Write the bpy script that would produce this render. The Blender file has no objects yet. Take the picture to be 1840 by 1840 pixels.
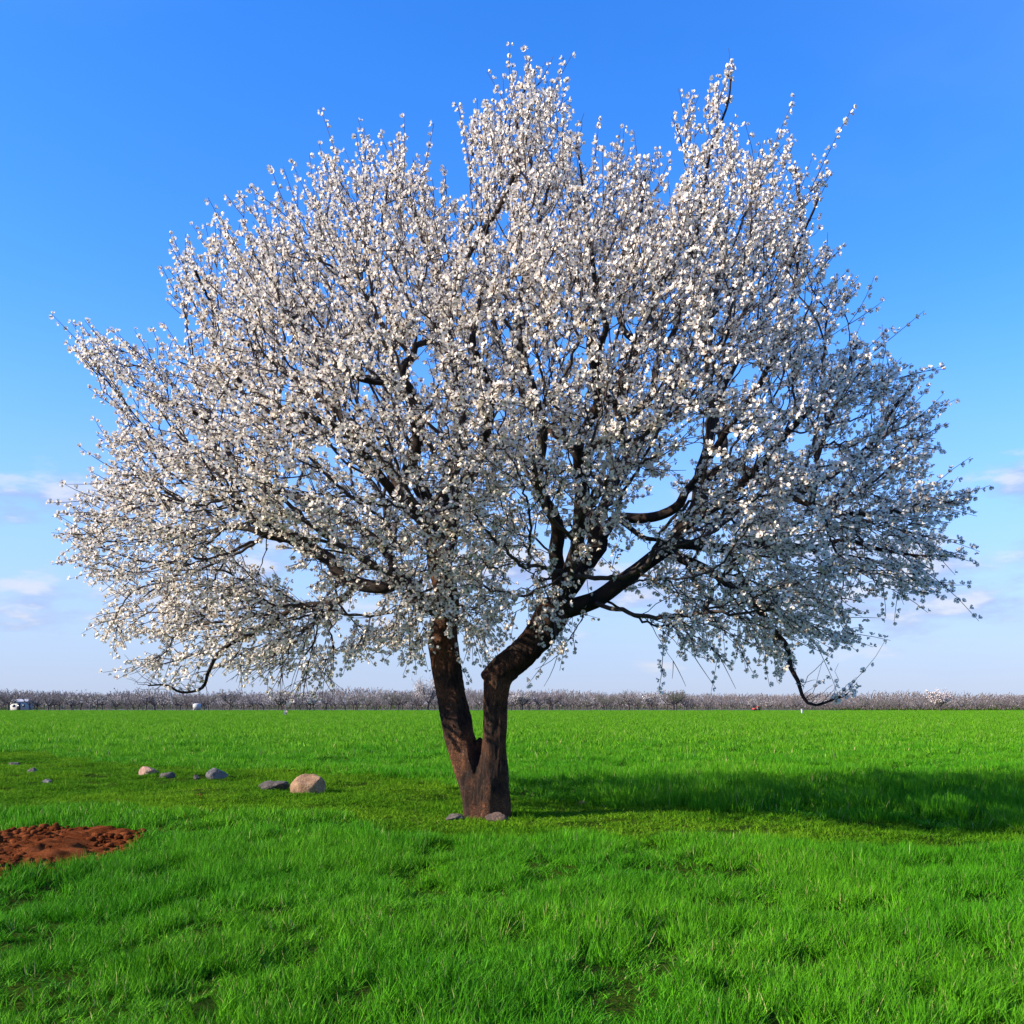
import bpy, math, random
import numpy as np
from mathutils import Vector, Matrix

RNG = np.random.default_rng(7)
random.seed(7)
SC = bpy.context.scene
COL = SC.collection
R = math.radians

# ------------------------------------------------------------------ camera
CAM_H = 1.40                     # eye height
F = 1840.0                       # focal length in photograph pixels
HOR = 1264.0                     # horizon row of the photograph
cam = bpy.data.cameras.new('camera')
cam.sensor_width = 36.0
cam.lens = 36.0
cam.shift_y = (HOR - 920.0) / 1840.0
cam.clip_start = 0.05
cam.clip_end = 20000
cam_o = bpy.data.objects.new('camera', cam)
COL.objects.link(cam_o)
cam_o.location = (0, 0, CAM_H)
cam_o.rotation_euler = (R(90), 0, 0)
SC.camera = cam_o

# ------------------------------------------------------------------ light
SUN_AZ = 256.0                   # clockwise from +Y (the view direction)
SUN_EL = 26.0
sd = Vector((math.sin(R(SUN_AZ)) * math.cos(R(SUN_EL)), math.cos(R(SUN_AZ)) * math.cos(R(SUN_EL)), math.sin(R(SUN_EL))))
sun = bpy.data.lights.new('sun', 'SUN')
sun.energy = 5.0
sun.angle = R(0.5)
sun.color = (1.0, 0.90, 0.76)
sun_o = bpy.data.objects.new('sun', sun)
COL.objects.link(sun_o)
sun_o.rotation_euler = sd.to_track_quat('Z', 'Y').to_euler()
sun_o.location = (-20, -5, 20)

world = bpy.data.worlds.new('World')
SC.world = world
world.use_nodes = True
wt = world.node_tree


def N(t, typ, **kw):
    n = t.nodes.new(typ)
    for k, v in kw.items():
        setattr(n, k, v)
    return n


def setin(t, node, key, val):
    s = node.inputs[key]
    if hasattr(val, 'is_output'):
        t.links.new(val, s)
    else:
        s.default_value = val


def MATH(t, op, a, b=0.0, c=None, clamp=False):
    n = N(t, 'ShaderNodeMath', operation=op, use_clamp=clamp)
    setin(t, n, 0, a)
    setin(t, n, 1, b)
    if c is not None:
        setin(t, n, 2, c)
    return n.outputs[0]


def MIX(t, fac, a, b, mode='MIX'):
    n = N(t, 'ShaderNodeMix', data_type='RGBA', blend_type=mode)
    setin(t, n, 0, fac)
    setin(t, n, 6, a)
    setin(t, n, 7, b)
    return n.outputs[2]


def SSTEP(t, v, lo, hi):
    n = N(t, 'ShaderNodeMapRange', interpolation_type='SMOOTHSTEP')
    setin(t, n, 0, v)
    n.inputs[1].default_value = lo
    n.inputs[2].default_value = hi
    return n.outputs[0]


def NOISE(t, vec, scale, detail=3.0, rough=0.5):
    n = N(t, 'ShaderNodeTexNoise')
    if vec is not None:
        t.links.new(vec, n.inputs['Vector'])
    n.inputs['Scale'].default_value = scale
    n.inputs['Detail'].default_value = detail
    n.inputs['Roughness'].default_value = rough
    return n.outputs[0]


def build_world():
    t = wt
    bg = t.nodes['Background']
    sky = N(t, 'ShaderNodeTexSky', sky_type='NISHITA', sun_disc=False)
    sky.sun_elevation = R(SUN_EL)
    sky.sun_rotation = R(SUN_AZ)
    sky.air_density = 1.0
    sky.dust_density = 0.3
    sky.ozone_density = 3.0
    hs = N(t, 'ShaderNodeHueSaturation')
    hs.inputs['Saturation'].default_value = SKY_SAT
    hs.inputs['Value'].default_value = 1.0
    t.links.new(sky.outputs[0], hs.inputs['Color'])
    blue = MIX(t, 1.0, hs.outputs[0], (0.95, 0.90, 1.22, 1), 'MULTIPLY')
    tc = N(t, 'ShaderNodeTexCoord')
    sp = N(t, 'ShaderNodeSeparateXYZ')
    t.links.new(tc.outputs['Generated'], sp.inputs[0])
    x, y, z = sp.outputs
    zz = MATH(t, 'MAXIMUM', z, 0.0)
    # milky air low over the horizon
    low = MATH(t, 'POWER', MATH(t, 'SUBTRACT', 1.0, SSTEP(t, zz, 0.0, 0.43)), 1.6)
    base = MIX(t, MATH(t, 'MULTIPLY', low, 0.86), blue, AIR_COL)
    # low fair-weather cumulus all round the horizon
    cb = N(t, 'ShaderNodeCombineXYZ')
    t.links.new(MATH(t, 'MULTIPLY', x, 6.5), cb.inputs[0])
    t.links.new(MATH(t, 'MULTIPLY', y, 6.5), cb.inputs[1])
    t.links.new(MATH(t, 'ADD', MATH(t, 'MULTIPLY', zz, 21.0), CLOUD_SEED), cb.inputs[2])
    n1 = NOISE(t, cb.outputs[0], 1.0, 8.0, 0.58)
    cb2 = N(t, 'ShaderNodeVectorMath', operation='ADD')
    t.links.new(cb.outputs[0], cb2.inputs[0])
    cb2.inputs[1].default_value = (-0.12, -0.05, 0.28)
    n2 = NOISE(t, cb2.outputs[0], 1.0, 8.0, 0.58)
    band = MATH(t, 'MULTIPLY', MATH(t, 'SUBTRACT', 1.0, SSTEP(t, zz, 0.12, 0.26)), SSTEP(t, zz, 0.015, 0.06))
    thr = MATH(t, 'SUBTRACT', n1, MATH(t, 'MULTIPLY', MATH(t, 'SUBTRACT', 1.0, band), 0.22))
    cl = SSTEP(t, thr, 0.45, 0.62)
    lit = SSTEP(t, MATH(t, 'SUBTRACT', n1, n2), -0.03, 0.11)
    ccol = MIX(t, lit, (1.40, 1.66, 2.60, 1), (2.85, 2.80, 2.95, 1))
    c1 = MIX(t, MATH(t, 'MULTIPLY', cl, 0.70), base, ccol)
    # thin high veil
    cb3 = N(t, 'ShaderNodeCombineXYZ')
    t.links.new(MATH(t, 'ADD', MATH(t, 'DIVIDE', x, MATH(t, 'ADD', zz, 0.3)), 5.3), cb3.inputs[0])
    t.links.new(MATH(t, 'DIVIDE', y, MATH(t, 'ADD', zz, 0.3)), cb3.inputs[1])
    n3 = NOISE(t, cb3.outputs[0], 0.9, 5.0, 0.55)
    c2 = MIX(t, MATH(t, 'MULTIPLY', SSTEP(t, n3, 0.5, 0.8), 0.22), c1, (1.5, 2.2, 3.4, 1))
    t.links.new(c2, bg.inputs[0])
    bg.inputs[1].default_value = 0.15


CLOUD_SEED = 39.5
SKY_SAT = 1.33
AIR_COL = (1.36, 1.82, 2.75, 1)
build_world()
SC.view_settings.view_transform = 'Standard'
SC.view_settings.look = 'None'
SC.view_settings.exposure = 1.0
SC.view_settings.gamma = 1.0
SC.view_settings.use_curve_mapping = False
SC.cycles.max_bounces = 8
SC.cycles.transparent_max_bounces = 8

# ------------------------------------------------------------------ helpers


def ground_px(px, py):
    """the spot on level ground that the photograph shows at this pixel"""
    d = F * CAM_H / (py - HOR)
    return ((px - 920.0) * d / F, d)


def obj(name, me, parent=None, loc=None):
    o = bpy.data.objects.new(name, me)
    COL.objects.link(o)
    if parent is not None:
        o.parent = parent
    if loc is not None:
        o.location = loc
    return o


def empty(name, loc):
    o = bpy.data.objects.new(name, None)
    COL.objects.link(o)
    o.location = loc
    o.empty_display_size = 0.2
    return o


def tag(o, label=None, cat=None, group=None, kind=None):
    if label:
        o['label'] = label
    if cat:
        o['category'] = cat
    if group:
        o['group'] = group
    if kind:
        o['kind'] = kind
    return o


def np_mesh(name, v, f, mats, mi=None, smooth=False):
    """mesh from arrays: v (n,3), f (m,3) or (m,4)"""
    v = np.asarray(v, dtype=np.float32)
    f = np.asarray(f, dtype=np.int32)
    me = bpy.data.meshes.new(name)
    k = f.shape[1]
    me.vertices.add(len(v))
    me.vertices.foreach_set('co', v.ravel())
    me.loops.add(f.size)
    me.loops.foreach_set('vertex_index', f.ravel())
    me.polygons.add(len(f))
    me.polygons.foreach_set('loop_start', np.arange(0, f.size, k, dtype=np.int32))
    if mi is not None:
        me.polygons.foreach_set('material_index', np.asarray(mi, dtype=np.int32))
    if smooth:
        me.polygons.foreach_set('use_smooth', np.ones(len(f), dtype=bool))
    me.update(calc_edges=True)
    me.validate()
    for m in mats:
        me.materials.append(m)
    return me


_lat = np.random.default_rng(3).random((256, 256))


def vnoise(x, y):
    xi = np.floor(x).astype(int)
    yi = np.floor(y).astype(int)
    fx = x - xi
    fy = y - yi
    fx = fx * fx * (3 - 2 * fx)
    fy = fy * fy * (3 - 2 * fy)
    a = _lat[xi % 256, yi % 256]
    b = _lat[(xi + 1) % 256, yi % 256]
    c = _lat[xi % 256, (yi + 1) % 256]
    d = _lat[(xi + 1) % 256, (yi + 1) % 256]
    return (a * (1 - fx) + b * fx) * (1 - fy) + (c * (1 - fx) + d * fx) * fy


def fbm(x, y, o=4):
    s = 0.0
    a = 0.5
    for k in range(o):
        s = s + a * vnoise(x * 2 ** k + 17.3 * k, y * 2 ** k + 5.1 * k)
        a *= 0.5
    return s / (1 - 0.5 ** o)


def in_poly(px, py, poly):
    p = np.asarray(poly, float)
    x0, y0 = p[:, 0], p[:, 1]
    x1, y1 = np.roll(x0, -1), np.roll(y0, -1)
    ins = np.zeros(len(px), bool)
    for a, b, c, d in zip(x0, y0, x1, y1):
        cond = ((b > py) != (d > py))
        t = a + (py - b) / (d - b + 1e-12) * (c - a)
        ins ^= cond & (px < t)
    return ins


def poly_dist(px, py, poly):
    p = np.asarray(poly, float)
    q = np.roll(p, -1, axis=0)
    best = np.full(len(px), 1e9)
    for (a, b), (c, d) in zip(p, q):
        ex, ey = c - a, d - b
        L = ex * ex + ey * ey + 1e-12
        t = np.clip(((px - a) * ex + (py - b) * ey) / L, 0, 1)
        best = np.minimum(best, np.hypot(px - a - t * ex, py - b - t * ey))
    return best


def tubes(paths, sides):
    """paths: list of (pts (n,3), radii (n,)); all become closed-tip tubes. returns v, quads"""
    V = []
    Q = []
    off = 0
    ang = np.arange(sides) * 2 * np.pi / sides
    ca, sa = np.cos(ang), np.sin(ang)
    for pts, rad in paths:
        n = len(pts)
        t = np.empty_like(pts)
        t[1:-1] = pts[2:] - pts[:-2]
        t[0] = pts[1] - pts[0]
        t[-1] = pts[-1] - pts[-2]
        t /= np.linalg.norm(t, axis=1, keepdims=True) + 1e-9
        ref = np.array([0.31, 0.83, 0.46]) if abs(t[:, 2]).max() > 0.8 else np.array([0.05, 0.1, 1.0])
        u = np.cross(t, ref)
        u /= np.linalg.norm(u, axis=1, keepdims=True) + 1e-9
        w = np.cross(t, u)
        ring = pts[:, None, :] + rad[:, None, None] * (u[:, None, :] * ca[None, :, None] + w[:, None, :] * sa[None, :, None])
        V.append(ring.reshape(-1, 3))
        i = np.arange(n - 1)[:, None] * sides
        j = np.arange(sides)[None, :]
        j2 = (j + 1) % sides
        q = np.stack([i + j, i + sides + j, i + sides + j2, i + j2], axis=-1).reshape(-1, 4) + off
        Q.append(q)
        off += n * sides
    return np.concatenate(V), np.concatenate(Q)


def catmull(P, step):
    """smooth resample of a polyline (n,k) at about this spacing in its first three columns"""
    P = np.asarray(P, float)
    if len(P) < 2:
        return P
    E = np.vstack([2 * P[0] - P[1], P, 2 * P[-1] - P[-2]])
    out = []
    for i in range(1, len(E) - 2):
        L = np.linalg.norm(E[i + 1, :3] - E[i, :3])
        m = max(1, int(round(L / step)))
        t = (np.arange(m) / m)[:, None]
        a, b, c, d = E[i - 1], E[i], E[i + 1], E[i + 2]
        out.append(0.5 * (2 * b + (c - a) * t + (2 * a - 5 * b + 4 * c - d) * t ** 2 + (3 * b - a - 3 * c + d) * t ** 3))
    out.append(P[-1:])
    return np.vstack(out)


# ------------------------------------------------------------------ materials


def material(name):
    m = bpy.data.materials.new(name)
    m.use_nodes = True
    t = m.node_tree
    b = t.nodes['Principled BSDF']
    return m, t, b


def mat_bark(name, c_dark, c_mid, c_warm, scale=1.0, bump=0.6):
    m, t, b = material(name)
    tc = N(t, 'ShaderNodeTexCoord')
    mp = N(t, 'ShaderNodeMapping')
    mp.inputs['Scale'].default_value = (16 * scale, 16 * scale, 3.2 * scale)
    t.links.new(tc.outputs['Object'], mp.inputs[0])
    n1 = NOISE(t, mp.outputs[0], 1.6, 6.0, 0.65)
    n2 = NOISE(t, tc.outputs['Object'], 2.2 * scale, 4.0, 0.55)
    n3 = NOISE(t, tc.outputs['Object'], 7.0 * scale, 4.0, 0.6)
    vo = N(t, 'ShaderNodeTexVoronoi', feature='DISTANCE_TO_EDGE')
    mp2 = N(t, 'ShaderNodeMapping')
    mp2.inputs['Scale'].default_value = (26 * scale, 26 * scale, 7 * scale)
    t.links.new(tc.outputs['Object'], mp2.inputs[0])
    wob = N(t, 'ShaderNodeVectorMath', operation='ADD')
    t.links.new(mp2.outputs[0], wob.inputs[0])
    nz = N(t, 'ShaderNodeTexNoise')
    t.links.new(mp.outputs[0], nz.inputs['Vector'])
    t.links.new(nz.outputs[1], wob.inputs[1])
    t.links.new(wob.outputs[0], vo.inputs['Vector'])
    crack = SSTEP(t, vo.outputs[0], 0.0, 0.22)
    c1 = MIX(t, SSTEP(t, n1, 0.35, 0.65), c_dark, c_mid)
    c2 = MIX(t, SSTEP(t, n2, 0.42, 0.62), c1, c_warm)
    c3 = MIX(t, MATH(t, 'MULTIPLY', SSTEP(t, n3, 0.55, 0.75), 0.5), c2, (0.13, 0.12, 0.10, 1))
    c4 = MIX(t, crack, c_dark, c3)
    t.links.new(c4, b.inputs['Base Color'])
    b.inputs['Roughness'].default_value = 0.92
    b.inputs['Specular IOR Level'].default_value = 0.2
    h = MATH(t, 'ADD', MATH(t, 'MULTIPLY', crack, 0.6), n1)
    bp = N(t, 'ShaderNodeBump')
    bp.inputs['Strength'].default_value = bump
    bp.inputs['Distance'].default_value = 0.03
    t.links.new(h, bp.inputs['Height'])
    t.links.new(bp.outputs[0], b.inputs['Normal'])
    return m


def mat_plain(name, col, rough=0.8, var=0.0, nscale=20.0):
    m, t, b = material(name)
    if var > 0:
        tc = N(t, 'ShaderNodeTexCoord')
        n = NOISE(t, tc.outputs['Object'], nscale, 4.0)
        dk = tuple(c * (1 - var) for c in col[:3]) + (1,)
        lt = tuple(min(1, c * (1 + var)) for c in col[:3]) + (1,)
        t.links.new(MIX(t, n, dk, lt), b.inputs['Base Color'])
    else:
        b.inputs['Base Color'].default_value = tuple(col[:3]) + (1,)
    b.inputs['Roughness'].default_value = rough
    return m


def mat_leafy(name, c0, c1, c2, trans=0.35, rough=0.5, use_tint=True, spec=0.3, patch=None):
    """thin plant tissue: reflects and lets light through; c0..c1 by blade, c2 for the few dry ones"""
    m, t, b = material(name)
    oi = N(t, 'ShaderNodeObjectInfo')
    fac = oi.outputs['Random']
    if use_tint:
        at = N(t, 'ShaderNodeAttribute', attribute_name='tint')
        tint = at.outputs['Fac']
        fac2 = MATH(t, 'ADD', MATH(t, 'MULTIPLY', fac, 0.45), MATH(t, 'MULTIPLY', tint, 0.55))
        col = MIX(t, fac2, c0, c1)
        col = MIX(t, SSTEP(t, tint, 0.978, 0.982), col, c2)
    else:
        col = MIX(t, fac, c0, c1)
    if patch is not None:
        ge = N(t, 'ShaderNodeNewGeometry')
        pn = NOISE(t, ge.outputs['Position'], 0.35, 3.0)
        col = MIX(t, SSTEP(t, pn, 0.38, 0.62), col, MIX(t, 1.0, col, patch, 'MULTIPLY'))
    t.links.new(col, b.inputs['Base Color'])
    b.inputs['Roughness'].default_value = rough
    b.inputs['Specular IOR Level'].default_value = spec
    tr = N(t, 'ShaderNodeBsdfTranslucent')
    t.links.new(col, tr.inputs['Color'])
    mx = N(t, 'ShaderNodeMixShader')
    mx.inputs[0].default_value = trans
    t.links.new(b.outputs[0], mx.inputs[1])
    t.links.new(tr.outputs[0], mx.inputs[2])
    out = t.nodes['Material Output']
    t.links.new(mx.outputs[0], out.inputs['Surface'])
    return m


M_TRUNK = mat_bark('trunk_bark', (0.020, 0.013, 0.010, 1), (0.165, 0.078, 0.042, 1), (0.34, 0.135, 0.058, 1), 1.0, 1.0)
M_LIMB = mat_bark('limb_bark', (0.014, 0.011, 0.010, 1), (0.048, 0.036, 0.030, 1), (0.085, 0.050, 0.034, 1), 1.6, 0.5)
M_TWIG = mat_plain('twig_bark', (0.050, 0.036, 0.030), 0.85, 0.35, 6.0)
M_PETAL = mat_leafy('petal', (0.87, 0.77, 0.63, 1), (0.89, 0.82, 0.70, 1), (0.80, 0.62, 0.58, 1), 0.30, 0.65, False, 0.2)
M_HEART = mat_plain('flower_heart', (0.16, 0.065, 0.035), 0.7, 0.3, 30.0)
M_WHEAT = mat_leafy('wheat_blade', (0.014, 0.105, 0.003, 1), (0.150, 0.430, 0.010, 1), (0.42, 0.40, 0.14, 1), 0.22, 0.6, True, 0.08, (0.66, 0.86, 0.72, 1))
M_WHEAT_FAR_LIT = mat_leafy('wheat_blade_far_lit', (0.060, 0.210, 0.006, 1), (0.185, 0.410, 0.016, 1), (0.42, 0.40, 0.14, 1), 0.34, 0.6, True, 0.08, (0.85, 0.95, 0.85, 1))  # same wheat, lighter and yellower: sunlit tips at grazing view put into the colour
M_TURF = mat_leafy('turf_blade', (0.050, 0.165, 0.004, 1), (0.185, 0.350, 0.012, 1), (0.30, 0.22, 0.09, 1), 0.28, 0.7, True, 0.05, (0.55, 0.72, 0.6, 1))


def mat_ground():
    m, t, b = material('field_soil')
    ge = N(t, 'ShaderNodeNewGeometry')
    n1 = NOISE(t, ge.outputs['Position'], 1.7, 5.0)
    n2 = NOISE(t, ge.outputs['Position'], 22.0, 5.0, 0.65)
    c = MIX(t, SSTEP(t, n1, 0.38, 0.62), (0.018, 0.040, 0.005, 1), (0.034, 0.062, 0.006, 1))
    c = MIX(t, SSTEP(t, n2, 0.56, 0.70), c, (0.050, 0.030, 0.015, 1))
    t.links.new(c, b.inputs['Base Color'])
    b.inputs['Roughness'].default_value = 1.0
    b.inputs['Specular IOR Level'].default_value = 0.0
    bp = N(t, 'ShaderNodeBump')
    bp.inputs['Distance'].default_value = 0.03
    t.links.new(n2, bp.inputs['Height'])
    t.links.new(bp.outputs[0], b.inputs['Normal'])
    return m


def mat_soil():
    m, t, b = material('red_soil')
    ge = N(t, 'ShaderNodeNewGeometry')
    n1 = NOISE(t, ge.outputs['Position'], 6.0, 5.0, 0.6)
    n2 = NOISE(t, ge.outputs['Position'], 60.0, 5.0, 0.7)
    c = MIX(t, SSTEP(t, n1, 0.35, 0.65), (0.075, 0.019, 0.006, 1), (0.17, 0.050, 0.017, 1))
    c = MIX(t, SSTEP(t, n2, 0.55, 0.72), c, (0.22, 0.085, 0.038, 1))
    t.links.new(c, b.inputs['Base Color'])
    b.inputs['Roughness'].default_value = 0.97
    b.inputs['Specular IOR Level'].default_value = 0.0
    bp = N(t, 'ShaderNodeBump')
    bp.inputs['Distance'].default_value = 0.02
    t.links.new(n2, bp.inputs['Height'])
    t.links.new(bp.outputs[0], b.inputs['Normal'])
    return m


def mat_rock(name, c0, c1):
    m, t, b = material(name)
    tc = N(t, 'ShaderNodeTexCoord')
    n1 = NOISE(t, tc.outputs['Object'], 5.0, 6.0, 0.6)
    n2 = NOISE(t, tc.outputs['Object'], 34.0, 5.0, 0.7)
    c = MIX(t, SSTEP(t, n1, 0.36, 0.64), c0, c1)
    c = MIX(t, MATH(t, 'MULTIPLY', SSTEP(t, n2, 0.58, 0.7), 0.6), c, tuple(k * 0.4 for k in c0[:3]) + (1,))
    t.links.new(c, b.inputs['Base Color'])
    b.inputs['Roughness'].default_value = 0.9
    bp = N(t, 'ShaderNodeBump')
    bp.inputs['Distance'].default_value = 0.03
    t.links.new(n2, bp.inputs['Height'])
    t.links.new(bp.outputs[0], b.inputs['Normal'])
    return m


M_GROUND = mat_ground()
M_SOIL = mat_soil()

# ------------------------------------------------------------------ ground
# the grassy strip the tree and the stones stand on (ground positions, through the photograph's rows)
STRIP = np.array([ground_px(a, b) for a, b in (
    (-500, 1368), (-150, 1362), (60, 1354), (200, 1374), (380, 1386), (600, 1397), (780, 1404), (860, 1426), (930, 1440),
    (1060, 1446), (1150, 1452), (1300, 1464), (1500, 1480), (1840, 1494), (2200, 1504),
    (2200, 1546), (1840, 1536), (1600, 1530), (1350, 1524), (1180, 1508), (1100, 1502), (1000, 1508), (900, 1518), (800, 1520), (700, 1502),
    (620, 1466), (500, 1456), (380, 1464), (250, 1450), (130, 1444), (0, 1456), (-200, 1462), (-500, 1466))])
SOIL = np.array([ground_px(a, b) for a, b in (
    (-140, 1506), (0, 1497), (60, 1489), (130, 1488), (200, 1486), (262, 1490), (256, 1512), (248, 1530), (190, 1548), (100, 1572), (0, 1582), (-140, 1580), (-200, 1545))])


def ground_z(x, y):
    near = np.clip(1 - (np.hypot(x, y) - 30) / 40, 0, 1)
    z = (fbm(x * 0.35 + 9, y * 0.35 + 4, 4) - 0.5) * 0.16 + (fbm(x * 1.6, y * 1.6, 3) - 0.5) * 0.13
    flat = np.exp(-((x + 0.3) ** 2 + (y - 12.6) ** 2) / 4.0)
    return z * near * (1 - flat)


def axis(lo, hi, fine_lo, fine_hi, step):
    fine = np.arange(fine_lo, fine_hi + 1e-6, step)
    a = []
    s, p = step, fine_hi
    while p < hi:
        s *= 1.22
        p += s
        a.append(min(p, hi))
    b = []
    s, p = step, fine_lo
    while p > lo:
        s *= 1.22
        p -= s
        b.append(max(p, lo))
    return np.concatenate([b[::-1], fine, a])


gx = axis(-6000, 6000, -16, 16, 0.16)
gy = axis(-1500, 9000, 2.5, 30, 0.16)
XX, YY = np.meshgrid(gx, gy)
ZZ = ground_z(XX, YY)
sd_soil = in_poly(XX.ravel(), YY.ravel(), SOIL).reshape(XX.shape)
nx, ny = len(gx), len(gy)
i = np.arange(ny - 1)[:, None] * nx
j = np.arange(nx - 1)[None, :]
gq = np.stack([i + j, i + j + 1, i + nx + j + 1, i + nx + j], -1).reshape(-1, 4)
gme = np_mesh('ground', np.stack([XX, YY, ZZ], -1).reshape(-1, 3), gq, [M_GROUND], smooth=True)
g_o = tag(obj('ground', gme), 'flat green field running out to the horizon', 'ground', kind='structure')

# red soil patch: a bumpy sheet just above the field, with its clods
sx = np.arange(SOIL[:, 0].min() - 0.2, SOIL[:, 0].max() + 0.2, 0.045)
sy = np.arange(SOIL[:, 1].min() - 0.2, SOIL[:, 1].max() + 0.2, 0.045)
SX, SY = np.meshgrid(sx, sy)
dS = poly_dist(SX.ravel(), SY.ravel(), SOIL).reshape(SX.shape)
iS = in_poly(SX.ravel(), SY.ravel(), SOIL).reshape(SX.shape)
sdS = np.where(iS, dS, -dS) + (fbm(SX * 4, SY * 4, 3) - 0.5) * 0.35
lump = (fbm(SX * 2.2, SY * 2.2, 5) - 0.5) * 0.22 + (fbm(SX * 9, SY * 9, 3) - 0.5) * 0.07
SZ = ground_z(SX, SY) + np.clip(sdS * 0.4, -0.05, 0.03) + np.clip(lump, -0.02, 0.2) * np.clip(sdS * 4, 0, 1) + 0.012
keep = (sdS > -0.10)
nsx = len(sx)
i = np.arange(len(sy) - 1)[:, None] * nsx
j = np.arange(nsx - 1)[None, :]
sq = np.stack([i + j, i + j + 1, i + nsx + j + 1, i + nsx + j], -1).reshape(-1, 4)
kf = keep.ravel()[sq].all(axis=1)
sq = sq[kf]
used = np.unique(sq)
rm = np.full(SX.size, -1)
rm[used] = np.arange(len(used))
sme = np_mesh('soil_patch', np.stack([SX, SY, SZ], -1).reshape(-1, 3)[used], rm[sq], [M_SOIL], smooth=True)
soil_o = tag(obj('soil_patch', sme), 'bare patch of red-brown crumbly earth in the wheat', 'soil', kind='structure')


def ico(sub=1):
    p = (1 + 5 ** 0.5) / 2
    v = [(-1, p, 0), (1, p, 0), (-1, -p, 0), (1, -p, 0), (0, -1, p), (0, 1, p), (0, -1, -p), (0, 1, -p), (p, 0, -1), (p, 0, 1), (-p, 0, -1), (-p, 0, 1)]
    f = [(0, 11, 5), (0, 5, 1), (0, 1, 7), (0, 7, 10), (0, 10, 11), (1, 5, 9), (5, 11, 4), (11, 10, 2), (10, 7, 6), (7, 1, 8),
         (3, 9, 4), (3, 4, 2), (3, 2, 6), (3, 6, 8), (3, 8, 9), (4, 9, 5), (2, 4, 11), (6, 2, 10), (8, 6, 7), (9, 8, 1)]
    v = [np.array(a, float) / np.linalg.norm(a) for a in v]
    for _ in range(sub):
        mid = {}
        nf = []

        def m(a, b):
            k = (min(a, b), max(a, b))
            if k not in mid:
                q = v[a] + v[b]
                v.append(q / np.linalg.norm(q))
                mid[k] = len(v) - 1
            return mid[k]
        for a, b, c in f:
            ab, bc, ca = m(a, b), m(b, c), m(c, a)
            nf += [(a, ab, ca), (b, bc, ab), (c, ca, bc), (ab, bc, ca)]
        f = nf
    return np.array(v), np.array(f)


I0v, I0f = ico(0)
I1v, I1f = ico(1)
I3v, I3f = ico(3)
# clods on the soil
nc = 900
cx = RNG.uniform(SOIL[:, 0].min(), SOIL[:, 0].max(), nc * 2)
cy = RNG.uniform(SOIL[:, 1].min(), SOIL[:, 1].max(), nc * 2)
ok = in_poly(cx, cy, SOIL)
cx, cy = cx[ok][:nc], cy[ok][:nc]
V = []
Fc = []
for k in range(len(cx)):
    r = 0.012 + 0.05 * RNG.random() ** 3
    jit = 1 + 0.35 * (RNG.random((len(I0v), 1)) - 0.5)
    v = I0v * jit * np.array([r * RNG.uniform(0.8, 1.4), r * RNG.uniform(0.8, 1.3), r * RNG.uniform(0.5, 0.9)])
    V.append(v + np.array([cx[k], cy[k], ground_z(cx[k], cy[k]) + 0.045]))
    Fc.append(I0f + 12 * k)
cme = np_mesh('clods', np.concatenate(V), np.concatenate(Fc), [M_SOIL])
tag(obj('clods', cme, soil_o), kind='stuff')

# ------------------------------------------------------------------ wheat and turf
SRC = bpy.data.collections.new('plant_sources')          # sources of the scattered grass, not linked to the scene


def tuft(name, n, h, spread, width, bend, mat, segs=3, lean=(0, 0)):
    V = []
    Fq = []
    T = []
    off = 0
    for b in range(n):
        a = RNG.uniform(0, 2 * np.pi)
        rr = spread * math.sqrt(RNG.random())
        p0 = np.array([rr * math.cos(a), rr * math.sin(a), -0.02])
        hh = h * RNG.uniform(0.55, 1.1)
        az = RNG.uniform(0, 2 * np.pi)
        bd = bend * RNG.uniform(0.2, 1.5)
        d = np.array([math.cos(az), math.sin(az), 0])
        tw = RNG.uniform(0, np.pi)
        side = np.array([math.cos(tw), math.sin(tw), 0])
        w = width * RNG.uniform(0.7, 1.3)
        for s in range(segs + 1):
            t = s / segs
            c = p0 + np.array([0, 0, 1]) * hh * (t - 0.35 * bd * t * t) + d * hh * bd * (0.25 * t + 0.75 * t * t) + np.array([lean[0], lean[1], 0]) * hh * t
            ww = w * (1 - t ** 1.6) * 0.5 + (0.0 if s == segs else w * 0.06)
            V += [c - side * ww, c + side * ww]
        for s in range(segs):
            q = off + 2 * s
            Fq.append((q, q + 1, q + 3, q + 2))
        T += [RNG.random()] * (2 * (segs + 1))
        off += 2 * (segs + 1)
    me = np_mesh(name, V, Fq, [mat], smooth=True)
    at = me.attributes.new('tint', 'FLOAT', 'POINT')
    at.data.foreach_set('value', np.array(T[:len(me.vertices)], dtype=np.float32))
    return me


def source_set(name, metas):
    c = bpy.data.collections.new(name)
    for k, me in enumerate(metas):
        o = bpy.data.objects.new('%s_%02d' % (name, k), me)
        c.objects.link(o)
    return c


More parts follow.
